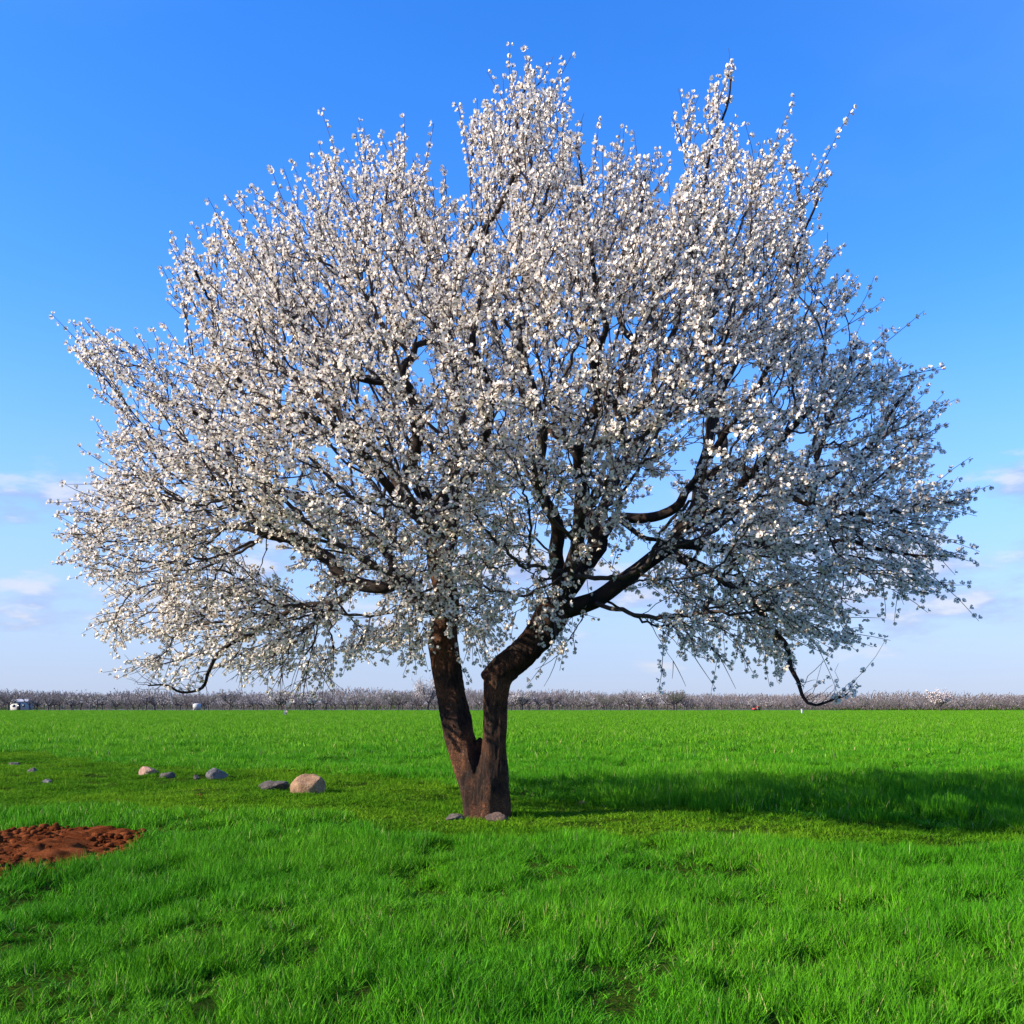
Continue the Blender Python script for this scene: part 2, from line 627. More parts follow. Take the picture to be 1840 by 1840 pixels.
def scatter(name, coll, pts, rot, scl, var, label, cat):
    me = bpy.data.meshes.new(name)
    me.vertices.add(len(pts))
    me.vertices.foreach_set('co', np.asarray(pts, np.float32).ravel())
    a = me.attributes.new('rot', 'FLOAT_VECTOR', 'POINT')
    a.data.foreach_set('vector', np.asarray(rot, np.float32).ravel())
    a = me.attributes.new('scl', 'FLOAT_VECTOR', 'POINT')
    a.data.foreach_set('vector', np.asarray(scl, np.float32).ravel())
    a = me.attributes.new('variant', 'INT', 'POINT')
    a.data.foreach_set('value', np.asarray(var, np.int32))
    o = tag(obj(name, me), label, cat, kind='stuff')
    g = bpy.data.node_groups.new(name + '_scatter', 'GeometryNodeTree')
    g.interface.new_socket('Geometry', in_out='INPUT', socket_type='NodeSocketGeometry')
    g.interface.new_socket('Geometry', in_out='OUTPUT', socket_type='NodeSocketGeometry')
    gi = g.nodes.new('NodeGroupInput')
    go = g.nodes.new('NodeGroupOutput')
    ci = g.nodes.new('GeometryNodeCollectionInfo')
    ci.inputs[0].default_value = coll
    ci.inputs['Separate Children'].default_value = True
    ci.inputs['Reset Children'].default_value = True
    ip = g.nodes.new('GeometryNodeInstanceOnPoints')
    ip.inputs['Pick Instance'].default_value = True

    def attr(nm, typ):
        n = g.nodes.new('GeometryNodeInputNamedAttribute')
        n.data_type = typ
        n.inputs['Name'].default_value = nm
        return [s for s in n.outputs if s.enabled and s.name == 'Attribute'][0]
    er = g.nodes.new('FunctionNodeEulerToRotation')
    g.links.new(attr('rot', 'FLOAT_VECTOR'), er.inputs[0])
    g.links.new(gi.outputs[0], ip.inputs['Points'])
    g.links.new(ci.outputs[0], ip.inputs['Instance'])
    g.links.new(attr('variant', 'INT'), ip.inputs['Instance Index'])
    g.links.new(er.outputs[0], ip.inputs['Rotation'])
    g.links.new(attr('scl', 'FLOAT_VECTOR'), ip.inputs['Scale'])
    g.links.new(ip.outputs[0], go.inputs[0])
    md = o.modifiers.new('scatter', 'NODES')
    md.node_group = g
    return o


def field_points(d0, d1, per_m2, side_extra):
    """random spots in the wedge of field the lens takes in (plus room to step aside)"""
    half = 0.5 * d1 + side_extra
    n = int(per_m2 * 2 * half * (d1 - d0))
    x = RNG.uniform(-half, half, n)
    y = RNG.uniform(d0, d1, n)
    k = np.abs(x) < 0.5 * y + side_extra
    return x[k], y[k]


def patchiness(x, y):
    # hollows in the crop, stretched along the drill rows
    c, s = math.cos(R(62)), math.sin(R(62))
    u = x * c + y * s
    w = -x * s + y * c
    return fbm(u * 1.0 + 3, w * 2.2 + 8, 3), fbm(x * 0.8 + 30, y * 0.8 + 12, 3)


near_set = source_set('wheat_near', [tuft('wheat_tuft', 18, 0.165, 0.045, 0.0052, 0.40, M_WHEAT, 4, (RNG.normal(0, .06), RNG.normal(0, .06))) for _ in range(9)])
mid_set = source_set('wheat_mid', [tuft('wheat_tuft', 24, 0.18, 0.09, 0.0085, 0.42, M_WHEAT, 3) for _ in range(7)])
far_set = source_set('wheat_far', [tuft('wheat_tuft', 34, 0.22, 0.34, 0.026, 0.35, M_WHEAT_FAR_LIT, 2) for _ in range(6)])
turf_set = source_set('turf', [tuft('turf_tuft', 34, 0.075, 0.10, 0.009, 0.8, M_TURF, 2) for _ in range(7)])


# thin spots in the crop (ground position and half sizes, from the photograph)
HOLES = []
for hx_, hy_, hw_, hh_ in ((95, 1660, 60, 9), (75, 1765, 95, 26), (200, 1835, 75, 20), (540, 1722, 60, 12), (515, 1645, 32, 8), (295, 1570, 45, 12), (770, 1605, 45, 9), (985, 1578, 55, 14), (1270, 1635, 45, 9), (1070, 1758, 50, 12),
                            (1105, 1822, 70, 22), (1310, 1806, 40, 18), (1675, 1832, 36, 18), (1745, 1706, 30, 10), (1510, 1566, 40, 8), (935, 1690, 36, 9), (640, 1800, 40, 14), (1450, 1740, 40, 10), (400, 1760, 45, 12), (1180, 1690, 40, 8)):
    gx_, gy_ = ground_px(hx_, hy_)
    ga_ = ground_px(hx_, hy_ - hh_)[1] - ground_px(hx_, hy_ + hh_)[1]
    HOLES.append((gx_, gy_, hw_ * gy_ / F, max(0.14, 0.75 * ga_)))


def wheat_layer(name, coll, nv, d0, d1, per_m2, extra, hmul, label, fade_in=None, fade_out=None, xy_mul=1.0):
    x, y = field_points(d0, d1, per_m2, extra)
    P, H = patchiness(x, y)
    ds = poly_dist(x, y, STRIP)
    ins = in_poly(x, y, STRIP)
    edge = np.where(ins, ds, -ds) + (fbm(x * 1.3, y * 1.3, 3) - 0.5) * 0.9
    so = in_poly(x, y, SOIL)
    dso = poly_dist(x, y, SOIL)
    soe = np.where(so, dso, -dso) + (fbm(x * 5, y * 5, 2) - 0.5) * 0.25
    base = np.hypot(x + 0.3, y - 12.6)
    H = 0.6 * H + 0.4 * fbm(x * 2.6 + 8, y * 2.6 + 40, 2)
    hollow = np.clip((P - 0.335) / 0.12, 0, 1)
    for (hx_, hy_, hw_, hd_) in HOLES:
        q_ = ((x - hx_) / hw_) ** 2 + ((y - hy_) / hd_) ** 2 + (fbm(x * 4, y * 4 + 5, 2) - 0.5) * 1.2
        hollow = np.minimum(hollow, np.clip((q_ - 0.7) / 0.7, 0, 1))
    prob = 0.50 + 0.50 * hollow
    prob = np.where(edge > 0.0, 0.0, prob)
    prob = np.where(soe > 0.02, 0.0, prob)
    prob = np.where(base < 0.8, 0.0, prob)
    if fade_in:
        prob = prob * np.clip((y - fade_in[0]) / (fade_in[1] - fade_in[0]), 0, 1)
    if fade_out:
        prob = prob * np.clip((fade_out[1] - y) / (fade_out[1] - fade_out[0]), 0, 1)
    k = RNG.random(len(x)) < prob
    x, y, H, hollow, edge = x[k], y[k], H[k], hollow[k], edge[k]
    h = hmul * (0.22 + 1.55 * H) * (0.34 + 0.66 * hollow) * np.clip(0.7 + (-edge) * 0.6, 0.7, 1.0)
    # the crop stands taller beyond the strip, to the right of the tree
    tall = np.exp(-((y - 15.5) / 3.5) ** 2) * np.clip((x + 0.5) / 2.0, 0, 1)
    h *= 1 + 0.85 * tall
    z = ground_z(x, y)
    n = len(x)
    rot = np.stack([RNG.normal(0, 0.2, n), RNG.normal(0.05, 0.2, n), RNG.uniform(0, 6.283, n)], 1)
    sv = h * RNG.uniform(0.85, 1.2, n)
    hor = RNG.uniform(0.85, 1.15, n) * xy_mul
    return scatter(name, coll, np.stack([x, y, z], 1), rot, np.stack([hor, hor, sv], 1), RNG.integers(0, nv, n), label, 'wheat')


wheat_layer('wheat_foreground', near_set, 9, 3.6, 12.5, 330, 2.5, 1.0, 'green young wheat blades in the nearest part of the field', None, (9.0, 12.5))
wheat_layer('wheat_middle', mid_set, 7, 9.0, 48.0, 105, 4.0, 1.0, 'green young wheat around and just beyond the grassy strip', (9.0, 12.5), (22.0, 48.0))
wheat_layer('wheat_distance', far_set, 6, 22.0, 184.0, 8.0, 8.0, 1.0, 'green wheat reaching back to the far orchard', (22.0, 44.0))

# short turf on the strip
tx0, tx1, ty0, ty1 = -24.0, 9.0, 9.0, 34.0
nT = int(150 * (tx1 - tx0) * (ty1 - ty0))
x = RNG.uniform(tx0, tx1, nT)
y = RNG.uniform(ty0, ty1, nT)
ins = in_poly(x, y, STRIP)
ds = poly_dist(x, y, STRIP)
k = (ins | (ds < 0.35)) & ~in_poly(x, y, SOIL) & (np.hypot(x + 0.33, y - 12.7) > 0.28)
k &= RNG.random(nT) < np.clip((fbm(x * 1.1 + 50, y * 1.1, 3) - 0.27) / 0.14, 0.25, 1)
x, y = x[k], y[k]
n = len(x)
hh = 0.35 + 1.7 * fbm(x * 1.4, y * 1.4 + 70, 4) ** 2.0 * RNG.uniform(0.7, 1.5, n)
tuf = RNG.random(n) < 0.05 * np.clip((fbm(x * 0.8 + 5, y * 0.8, 2) - 0.4) * 4, 0.1, 1.5)
hh = np.where(tuf, hh * 2.6, hh)
scatter('grass', turf_set, np.stack([x, y, ground_z(x, y)], 1), np.stack([RNG.normal(0, .15, n), RNG.normal(0, .15, n), RNG.uniform(0, 6.283, n)], 1),
        np.stack([np.ones(n), np.ones(n), hh], 1), RNG.integers(0, 7, n), 'short mossy grass on the strip under the tree', 'grass')

# ------------------------------------------------------------------ the almond tree
TD = F * CAM_H / (1468.0 - HOR)          # its distance
TREE = Vector(((872 - 920) * TD / F, TD, 0.0))


def P3(px, py, dz=0.0):
    """a point of the tree from photograph coordinates and its depth before (-) or behind (+) the trunk"""
    d = TD + dz
    return np.array([(px - 920) * d / F, d, CAM_H + (HOR - py) * d / F])


PXM = TD / F
# traced wood: lists of (px, py, width px, depth m)
STEM_LEFT = [(868, 1480, 70, 0.02), (862, 1440, 66, 0.03), (852, 1400, 60, 0.06), (838, 1362, 58, .09), (824, 1320, 56, .12), (815, 1280, 53, .15), (808, 1235, 52, .17),
             (801, 1190, 53, .18), (796, 1155, 54, .18), (802, 1120, 47, .17), (805, 1090, 46, .16), (799, 1050, 46, .14), (790, 1010, 42, .12), (784, 970, 38, .10), (790, 925, 34, .10)]
STEM_RIGHT = [(880, 1480, 78, 0.0), (884, 1450, 70, -.03), (884, 1410, 62, -.08), (887, 1360, 48, -.14), (889, 1310, 45, -.18), (891, 1260, 44, -.20), (894, 1222, 48, -.21), (905, 1200, 52, -.21),
              (930, 1180, 52, -.19), (955, 1157, 54, -.16), (976, 1130, 56, -.12), (992, 1105, 58, -.08), (1002, 1085, 50, -.05)]
LIMBS = [
    # left stem carries on up
    [(790, 930, 34, .10), (800, 890, 31, .2), (812, 840, 29, .3), (824, 780, 26, .4), (825, 730, 24, .45), (818, 670, 22, .5), (806, 610, 20, .6), (808, 550, 17, .7), (825, 490, 15, .8), (850, 440, 13, .8), (885, 390, 11, .7), (915, 330, 9, .5), (935, 270, 7, .3), (930, 210, 5, .1), (945, 150, 4, 0)],
    # left fork of it, towards the viewer
    [(786, 975, 30, .05), (772, 915, 27, -.15), (750, 868, 25, -.35), (735, 835, 23, -.5), (752, 785, 24, -.7), (746, 735, 23, -.9), (731, 697, 20, -1.1), (708, 684, 16, -1.3), (672, 684, 14, -1.5), (630, 672, 12, -1.7), (590, 640, 9, -1.8), (550, 590, 7, -1.8), (500, 540, 5, -1.6)],
    [(728, 694, 15, -1.1), (722, 664, 14, -1.1), (741, 643, 13, -1.1), (748, 620, 11, -1.1), (775, 606, 9, -1.1), (800, 560, 8, -1.1), (790, 500, 7, -1.0), (760, 430, 6, -.8), (735, 360, 5, -.5), (700, 300, 4, -.3)],
    # low left limb
    [(800, 1098, 30, .16), (770, 1088, 30, .2), (742, 1070, 30, .24), (718, 1045, 29, .25), (690, 1056, 27, .35), (650, 1052, 26, .45), (612, 1033, 25, .55), (594, 1005, 24, .6), (562, 989, 23, .65), (527, 969, 22, .65), (490, 942, 20, .6), (456, 931, 17, .5), (437, 914, 14, .3), (420, 868, 11, 0), (405, 800, 8, -.3), (360, 750, 7, -.6), (300, 720, 6, -.4), (230, 690, 4, -.2)],
    [(529, 970, 15, .65), (488, 964, 15, .8), (450, 951, 13, .9), (410, 948, 11, 1.0), (360, 960, 9, 1.1), (300, 955, 7, 1.2), (230, 945, 6, 1.1), (160, 935, 4, .9)],
    [(640, 1050, 15, .45), (615, 1075, 14, .6), (585, 1083, 12, .8), (545, 1090, 11, 1.0), (500, 1110, 10, 1.2), (455, 1140, 9, 1.4), (400, 1165, 8, 1.5), (375, 1205, 7, 1.5), (362, 1236, 6, 1.5), (325, 1246, 5, 1.4), (298, 1232, 4, 1.3), (265, 1230, 3, 1.2)],
    [(710, 1040, 19, .28), (700, 1000, 18, .4), (660, 960, 17, .5), (610, 925, 16, .6), (560, 900, 14, .7), (510, 882, 13, 1.0), (466, 869, 12, 1.2), (410, 850, 10, 1.4), (350, 830, 8, 1.5), (280, 800, 6, 1.4), (210, 790, 4, 1.2)],
    # left limb into the upper left, behind
    [(796, 1020, 26, .05), (775, 960, 24, .35), (735, 900, 22, .7), (690, 830, 20, 1.1), (640, 770, 18, 1.4), (580, 720, 15, 1.6), (520, 670, 12, 1.7), (450, 620, 9, 1.6), (390, 560, 7, 1.3), (350, 480, 5, .9)],
    # right stem: upright fork
    [(1002, 1090, 30, -.05), (1004, 1045, 27, -.1), (997, 1000, 25, -.2), (1002, 968, 25, -.3), (1000, 935, 22, -.45), (980, 900, 20, -.65), (965, 850, 18, -.9), (975, 790, 16, -1.1), (965, 720, 14, -1.3), (940, 640, 12, -1.4), (930, 560, 10, -1.4), (950, 470, 8, -1.2), (970, 390, 6, -.9), (1000, 300, 4, -.5)],
    # right stem: middle fork
    [(1005, 1085, 34, -.05), (1040, 1035, 30, 0), (1062, 1000, 30, .05), (1077, 974, 31, .1), (1062, 948, 26, .12), (1050, 903, 26, .15), (1046, 864, 25, .2), (1039, 822, 24, .25), (1012, 788, 21, .4), (988, 772, 18, .6), (960, 740, 15, .9), (930, 690, 13, 1.2), (900, 620, 11, 1.5), (880, 540, 9, 1.6), (870, 460, 7, 1.4), (880, 380, 5, 1.0)],
    [(1046, 835, 20, .22), (1065, 802, 20, .1), (1100, 788, 19, 0), (1118, 762, 18, -.05), (1108, 728, 19, -.1), (1118, 692, 18, -.1), (1134, 662, 17, -.1), (1141, 615, 15, -.05), (1122, 594, 11, 0), (1110, 540, 9, .1), (1130, 470, 8, .2), (1150, 390, 6, .2), (1160, 320, 4, .1)],
    [(1100, 730, 13, -.1), (1088, 700, 13, -.3), (1079, 655, 12, -.5), (1078, 618, 12, -.6), (1090, 588, 10, -.7), (1070, 520, 8, -.8), (1060, 440, 7, -.8), (1050, 350, 5, -.5), (1035, 260, 3, -.2)],
    [(1118, 745, 15, -.05), (1160, 722, 15, .2), (1177, 685, 14, .4), (1182, 650, 12, .5), (1215, 590, 10, .6), (1230, 500, 9, .6), (1250, 420, 8, .5), (1265, 340, 6, .4), (1280, 260, 5, .2), (1305, 190, 4, .1), (1312, 140, 3, 0)],
    # middle fork: branch to the right
    [(1078, 972, 22, .1), (1090, 950, 20, .0), (1110, 930, 19, -.1), (1165, 930, 18, -.3), (1202, 918, 17, -.4), (1222, 905, 16, -.5), (1230, 885, 14, -.55), (1250, 864, 13, -.6), (1290, 800, 11, -.9), (1330, 740, 10, -1.1), (1370, 680, 9, -1.2), (1410, 600, 7, -1.1), (1430, 500, 6, -.8), (1440, 400, 4, -.4), (1430, 300, 3, -.1)],
    [(1112, 932, 10, -.1), (1135, 950, 9, -.3), (1160, 967, 8, -.5), (1190, 975, 6, -.7), (1230, 1010, 5, -1.0), (1260, 1060, 4, -1.2)],
    # low right limb
    [(1000, 1098, 34, -.05), (1030, 1090, 32, -.05), (1078, 1073, 30, -.02), (1120, 1043, 28, 0), (1160, 1013, 27, .05), (1190, 994, 27, .08), (1208, 974, 26, .1), (1229, 945, 25, .1), (1250, 912, 24, .1), (1256, 862, 23, .15), (1270, 813, 18, .3), (1277, 778, 15, .5), (1300, 700, 12, .8), (1340, 620, 10, 1.1), (1390, 540, 8, 1.2), (1430, 450, 6, 1.0), (1470, 360, 4, .6)],
    [(1256, 868, 18, .15), (1285, 848, 18, .0), (1312, 838, 18, -.1), (1342, 846, 17, -.2), (1372, 865, 15, -.3), (1405, 884, 13, -.4), (1450, 880, 11, -.4), (1500, 850, 10, -.4), (1560, 800, 8, -.3), (1610, 730, 6, -.2), (1640, 690, 4, -.1)],
    [(1400, 882, 10, -.4), (1450, 905, 10, -.5), (1510, 920, 9, -.5), (1580, 922, 8, -.4), (1650, 920, 6, -.3), (1720, 900, 4, -.1)],
    [(1208, 976, 20, .1), (1238, 977, 19, .2), (1294, 984, 17, .4), (1335, 980, 15, .6), (1390, 975, 13, .8), (1450, 985, 11, .9), (1520, 970, 9, .9), (1590, 990, 7, .7), (1650, 1000, 5, .4), (1715, 1000, 4, .2)],
    [(1205, 985, 20, .1), (1222, 1002, 19, -.05), (1264, 1019, 17, -.2), (1292, 1035, 15, -.35), (1312, 1054, 13, -.5), (1352, 1084, 12, -.7), (1385, 1130, 10, -.8), (1410, 1160, 9, -.85), (1419, 1200, 8, -.9), (1432, 1222, 7, -.9), (1441, 1247, 6, -.9), (1453, 1262, 5, -.9), (1468, 1266, 4.5, -.9), (1490, 1260, 4, -.9), (1521, 1247, 3, -.9)],
    # limbs to the back and the front of the crown, mostly hidden in blossom
    [(1008, 1080, 24, -.05), (1030, 1000, 22, -.5), (1045, 900, 20, -1.0), (1040, 800, 17, -1.5), (1075, 720, 14, -2.0), (1060, 620, 11, -2.4), (1090, 540, 8, -2.5), (1120, 450, 5, -2.2)],
    [(1060, 1000, 22, .1), (1090, 900, 20, .7), (1130, 820, 18, 1.3), (1190, 740, 15, 1.9), (1230, 650, 12, 2.3), (1270, 560, 9, 2.4), (1290, 470, 6, 2.1)],
    [(790, 960, 24, .1), (830, 880, 22, .7), (870, 800, 19, 1.3), (860, 700, 16, 1.9), (840, 600, 12, 2.3), (800, 520, 9, 2.3), (770, 430, 6, 1.8)],
    [(798, 1030, 22, -.05), (815, 950, 20, -.6), (830, 870, 18, -1.2), (870, 790, 15, -1.8), (880, 700, 12, -2.3), (850, 610, 9, -2.5), (870, 520, 6, -2.3)],
    [(780, 950, 18, .0), (700, 880, 16, -.7), (640, 800, 13, -1.4), (560, 750, 10, -2.0), (480, 720, 7, -2.1), (400, 660, 5, -1.7)],
    [(1235, 940, 18, .1), (1300, 900, 16, -.6), (1370, 830, 13, -1.3), (1430, 760, 10, -1.8), (1490, 700, 7, -1.8), (1540, 620, 5, -1.3)],
]


def trace(pl):
    out = []
    for px, py, w, dz in pl:
        p = P3(px, py, dz)
        out.append((p[0], p[1], p[2], 0.5 * w * PXM))
    return np.array(out)


tree = tag(empty('almond_tree', TREE), 'large almond tree in white blossom with a forked trunk', 'tree')
TO = np.array(TREE)

# trunk: both stems, the root flare, the knob and the broken stub, grown into one skin
def lumpy_tube(P, sides, seed):
    pts, rad = P[:, :3], P[:, 3]
    v, q = tubes([(pts, rad)], sides)
    n = len(pts)
    a = np.tile(np.arange(sides) * 2 * np.pi / sides, n)
    t = np.repeat(np.cumsum(np.r_[0, np.linalg.norm(np.diff(pts, axis=0), axis=1)]), sides)
    k = 1 + 0.16 * (fbm(np.cos(a) * 1.2 + 10 + seed, np.sin(a) * 1.2 + t * 2.5 + 20, 3) - 0.5) * 2
    k += 0.05 * np.sin(a * 5 + seed + 2 * np.sin(t * 1.5))
    c = np.repeat(pts, sides, axis=0)
    v = c + (v - c) * k[:, None]
    f = list(map(tuple, q))
    b0 = len(v)
    v = np.vstack([v, pts[0], pts[-1]])
    caps = []
    for s in range(sides):
        s2 = (s + 1) % sides
        caps.append((b0, s, s2))
        e = (n - 1) * sides
        caps.append((b0 + 1, e + s2, e + s))
    return v, f, caps


vv = []
ff = []
off = 0
pieces = [lumpy_tube(catmull(trace(STEM_LEFT), 0.06), 28, 1), lumpy_tube(catmull(trace(STEM_RIGHT), 0.06), 28, 5)]
for (a, ln, w0) in ((205, .22, .10), (255, .16, .08), (305, .18, .085), (15, .20, .08), (90, .2, .09), (150, .22, .09)):
    dx, dy = math.cos(R(a)), math.sin(R(a))
    b = TO + np.array([0.03, 0.03, 0])
    P = np.array([[b[0] + dx * .10, b[1] + dy * .10, .34, w0], [b[0] + dx * .20, b[1] + dy * .20, .14, w0 * .95], [b[0] + dx * ln, b[1] + dy * ln, .02, w0 * .7], [b[0] + dx * (ln + .18), b[1] + dy * (ln + .18), -.08, w0 * .4]])
    pieces.append(lumpy_tube(catmull(P, 0.05), 14, a))
kn = trace([(895, 1215, 40, -.2), (878, 1207, 36, -.22), (871, 1203, 24, -.23)])
pieces.append(lumpy_tube(catmull(kn, 0.03), 16, 3))
kn = trace([(800, 1150, 48, .18), (787, 1152, 34, .15), (782, 1153, 20, .14)])
pieces.append(lumpy_tube(catmull(kn, 0.03), 16, 8))
kn = trace([(842, 1375, 40, .06), (852, 1352, 26, .04), (859, 1338, 15, .03), (863, 1326, 7, .03)])
pieces.append(lumpy_tube(catmull(kn, 0.03), 14, 9))
for v, f, c in pieces:
    vv.append(v)
    ff += [tuple(i + off for i in q) for q in f] + [tuple(i + off for i in q) for q in c]
    off += len(v)
tme = bpy.data.meshes.new('trunk')
tme.from_pydata([tuple(p) for p in (np.vstack(vv) - TO)], [], ff)
tme.update()
tmp = obj('trunk', tme)
md = tmp.modifiers.new('grow', 'REMESH')
md.mode = 'VOXEL'
md.voxel_size = 0.014
md2 = tmp.modifiers.new('soften', 'SMOOTH')
md2.iterations = 4
md2.factor = 0.5
dg = bpy.context.evaluated_depsgraph_get()
tme2 = bpy.data.meshes.new_from_object(tmp.evaluated_get(dg))
bpy.data.objects.remove(tmp)
tme2.name = 'trunk'
nv = len(tme2.vertices)
co = np.empty(nv * 3, np.float32)
no = np.empty(nv * 3, np.float32)
tme2.vertices.foreach_get('co', co)
tme2.vertex_normals.foreach_get('vector', no)
co = co.reshape(-1, 3)
no = no.reshape(-1, 3)
ang = np.arctan2(co[:, 1], co[:, 0])
rid = fbm(co[:, 0] * 22 + co[:, 1] * 13 + 40, co[:, 2] * 3.5 + co[:, 1] * 22, 4) - 0.5
co = co + no * (rid * 0.035)[:, None]
tme2.vertices.foreach_set('co', co.ravel())
tme2.polygons.foreach_set('use_smooth', np.ones(len(tme2.polygons), dtype=bool))
tme2.materials.clear()
tme2.materials.append(M_TRUNK)
tme2.update()
trunk_o = obj('trunk', tme2, tree)

# limbs
nodes = []          # skeleton the crown grows from: x y z
pathlen = []
limb_paths = []
for li, pl in enumerate(LIMBS):
    T = trace(pl)
    P = catmull(T, 0.07)
    # natural unevenness
    n = len(P)
    s = np.arange(n) * 0.07
    wob = 0.022 * np.clip(s / 0.5, 0, 1)
    P[:, 0] += wob * (fbm(s * 2.2 + li * 7.3, s * 0 + li, 3) - 0.5) * 2
    P[:, 1] += 2.5 * wob * (fbm(s * 1.7 + li * 3.1 + 50, s * 0 + li, 3) - 0.5) * 2
    P[:, 2] += wob * (fbm(s * 2.2 + li * 5.7 + 90, s * 0 + li, 3) - 0.5) * 2
    P[:, 3] = np.maximum(P[:, 3], 0.006)
    limb_paths.append(P)
    v, f, c = lumpy_tube(P, 12 if P[0, 3] > .06 else 9, li * 1.7)
    me = bpy.data.meshes.new('limb')
    me.from_pydata([tuple(p) for p in (v - TO)], [], [tuple(q) for q in f] + [tuple(q) for q in c])
    me.polygons.foreach_set('use_smooth', np.ones(len(me.polygons), dtype=bool))
    me.materials.append(M_LIMB)
    me.update()
    obj('limb', me, tree)
    sk = P[6::2]
    nodes.append(sk[:, :3])
    base_len = max(0.0, P[0, 2] - 1.2)
    pathlen.append(base_len + 0.14 * np.arange(len(sk)) + 0.4)
nodes = np.vstack(nodes)
pathlen = np.concatenate(pathlen)

SIL = [(100, 940), (142, 900), (150, 850), (215, 825), (160, 792), (200, 745), (135, 690), (128, 655), (152, 618), (215, 602), (262, 640), (300, 628), (306, 535), (322, 440), (372, 420), (415, 358), (458, 352), (502, 362), (545, 345),
       (572, 350), (574, 285), (600, 300), (655, 268), (690, 300), (724, 262), (765, 300), (815, 330), (836, 262), (850, 205), (885, 200), (906, 150), (912, 118), (935, 150), (964, 104), (980, 165), (1002, 160), (1025, 205), (1066, 198), (1050, 260), (1075, 285), (1110, 282),
       (1160, 296), (1194, 285), (1206, 248), (1230, 270), (1242, 192), (1275, 200), (1310, 128), (1320, 170), (1334, 245), (1350, 280), (1388, 266), (1410, 320), (1428, 258), (1442, 315), (1488, 328), (1446, 398), (1450, 440), (1508, 455), (1490, 510), (1588, 512), (1545, 560), (1602, 562), (1598, 612), (1618, 652), (1664, 682), (1660, 740),
       (1690, 762), (1724, 786), (1655, 838), (1698, 846), (1690, 890), (1752, 886), (1722, 935), (1716, 975), (1735, 1000), (1722, 1044), (1620, 1068), (1560, 1058), (1536, 1100), (1543, 1134), (1490, 1160), (1432, 1180), (1380, 1165), (1330, 1165), (1290, 1195),
       (1190, 1190), (1160, 1140), (1120, 1080), (1085, 1050), (1062, 1090), (1040, 1140), (1010, 1190), (985, 1140), (950, 1100), (925, 1130), (870, 1165), (825, 1130), (770, 1120), (740, 1180), (700, 1145), (610, 1165), (582, 1215), (500, 1235), (462, 1195), (380, 1222), (310, 1244),
       (265, 1228), (245, 1180), (300, 1150), (170, 1130), (165, 1090), (240, 1070), (130, 1030), (115, 995)]
# openings where the sky shows through the crown: px, py, radius px
GAPS = [(760, 660, 30), (752, 700, 26), (655, 715, 34), (590, 815, 26), (1105, 615, 36), (1040, 650, 30), (1155, 690, 26), (1240, 790, 42), (1295, 800, 36), (1330, 690, 40), (1170, 900, 52), (1210, 870, 40), (1140, 985, 52),
        (1095, 1010, 40), (1060, 1060, 30), (1010, 1000, 26), (960, 660, 24), (545, 870, 30), (470, 985, 40), (510, 1015, 34), (560, 1050, 34), (980, 985, 24), (645, 1085, 34), (620, 1130, 24), (1240, 1000, 26), (1280, 1060, 22), (940, 900, 26), (980, 960, 26),
        (690, 870, 22), (580, 720, 24), (850, 640, 18), (1380, 720, 34), (1420, 790, 34), (1480, 640, 30), (1530, 760, 30), (900, 400, 20), (1450, 1000, 22), (1130, 1120, 60), (1180, 1080, 30), (925, 1040, 24), (330, 880, 18), (280, 780, 24), (400, 500, 20), (1420, 560, 24)]
SIL = [(900 + (a - 900) * 0.965, 760 + (b - 760) * (0.965 if b < 760 else 1.0)) for a, b in SIL]
RD = 560.0


def crown_points(n, shell):
    out = []
    tot = 0
    while tot < n:
        m = n * 3
        px = RNG.uniform(90, 1760, m)
        py = RNG.uniform(95, 1250, m)
        k = in_poly(px, py, SIL)
        px, py = px[k], py[k]
        b = poly_dist(px, py, SIL)
        # fade where the crown opens
        keep = np.ones(len(px))
        for gx_, gy_, gr in GAPS:
            keep *= np.clip((np.hypot(px - gx_, py - gy_) - gr * 0.75) / (gr * 0.5), 0.03, 1)
        edge_n = np.clip((fbm(px / 58.0 + 3, py / 58.0 + 21, 2) - 0.40) / 0.14, 0.10, 1)
        keep *= np.where(b < 85, edge_n + (1 - edge_n) * np.clip((b - 30) / 55, 0, 1), 1.0)
        bb = np.minimum(b * 1.25, RD)
        half = np.sqrt(np.maximum(RD ** 2 - (RD - bb) ** 2, 0)) * PXM * 0.92
        w = half / (RD * PXM)
        u = RNG.random(len(px))
        sgn = np.where(RNG.random(len(px)) < 0.5, -1, 1)
        dz = sgn * half * np.where(RNG.random(len(px)) < shell, 1 - 0.30 * u, u)
        dz = dz + 1.5 * np.clip((px - 800) / -250, 0, 1) * np.clip((py - 880) / 150, 0, 1)
        k = RNG.random(len(px)) < (0.36 + 0.64 * w) * keep * np.where(py > 1040, 1.0, 0.72) * np.where((py > 1060) & (w < 0.5), 1.0, 0.8)
        out.append(np.stack([px[k], py[k], dz[k], b[k]], 1))
        tot += k.sum()
    return np.vstack(out)[:n]


NA = 8000
A = crown_points(NA, 0.45)
AP = np.stack([(A[:, 0] - 920) * (TD + A[:, 2]) / F, TD + A[:, 2], CAM_H + (HOR - A[:, 1]) * (TD + A[:, 2]) / F], 1)
EDGE = A[:, 3][AP[:, 2] > 1.35]
AP = AP[AP[:, 2] > 1.35]

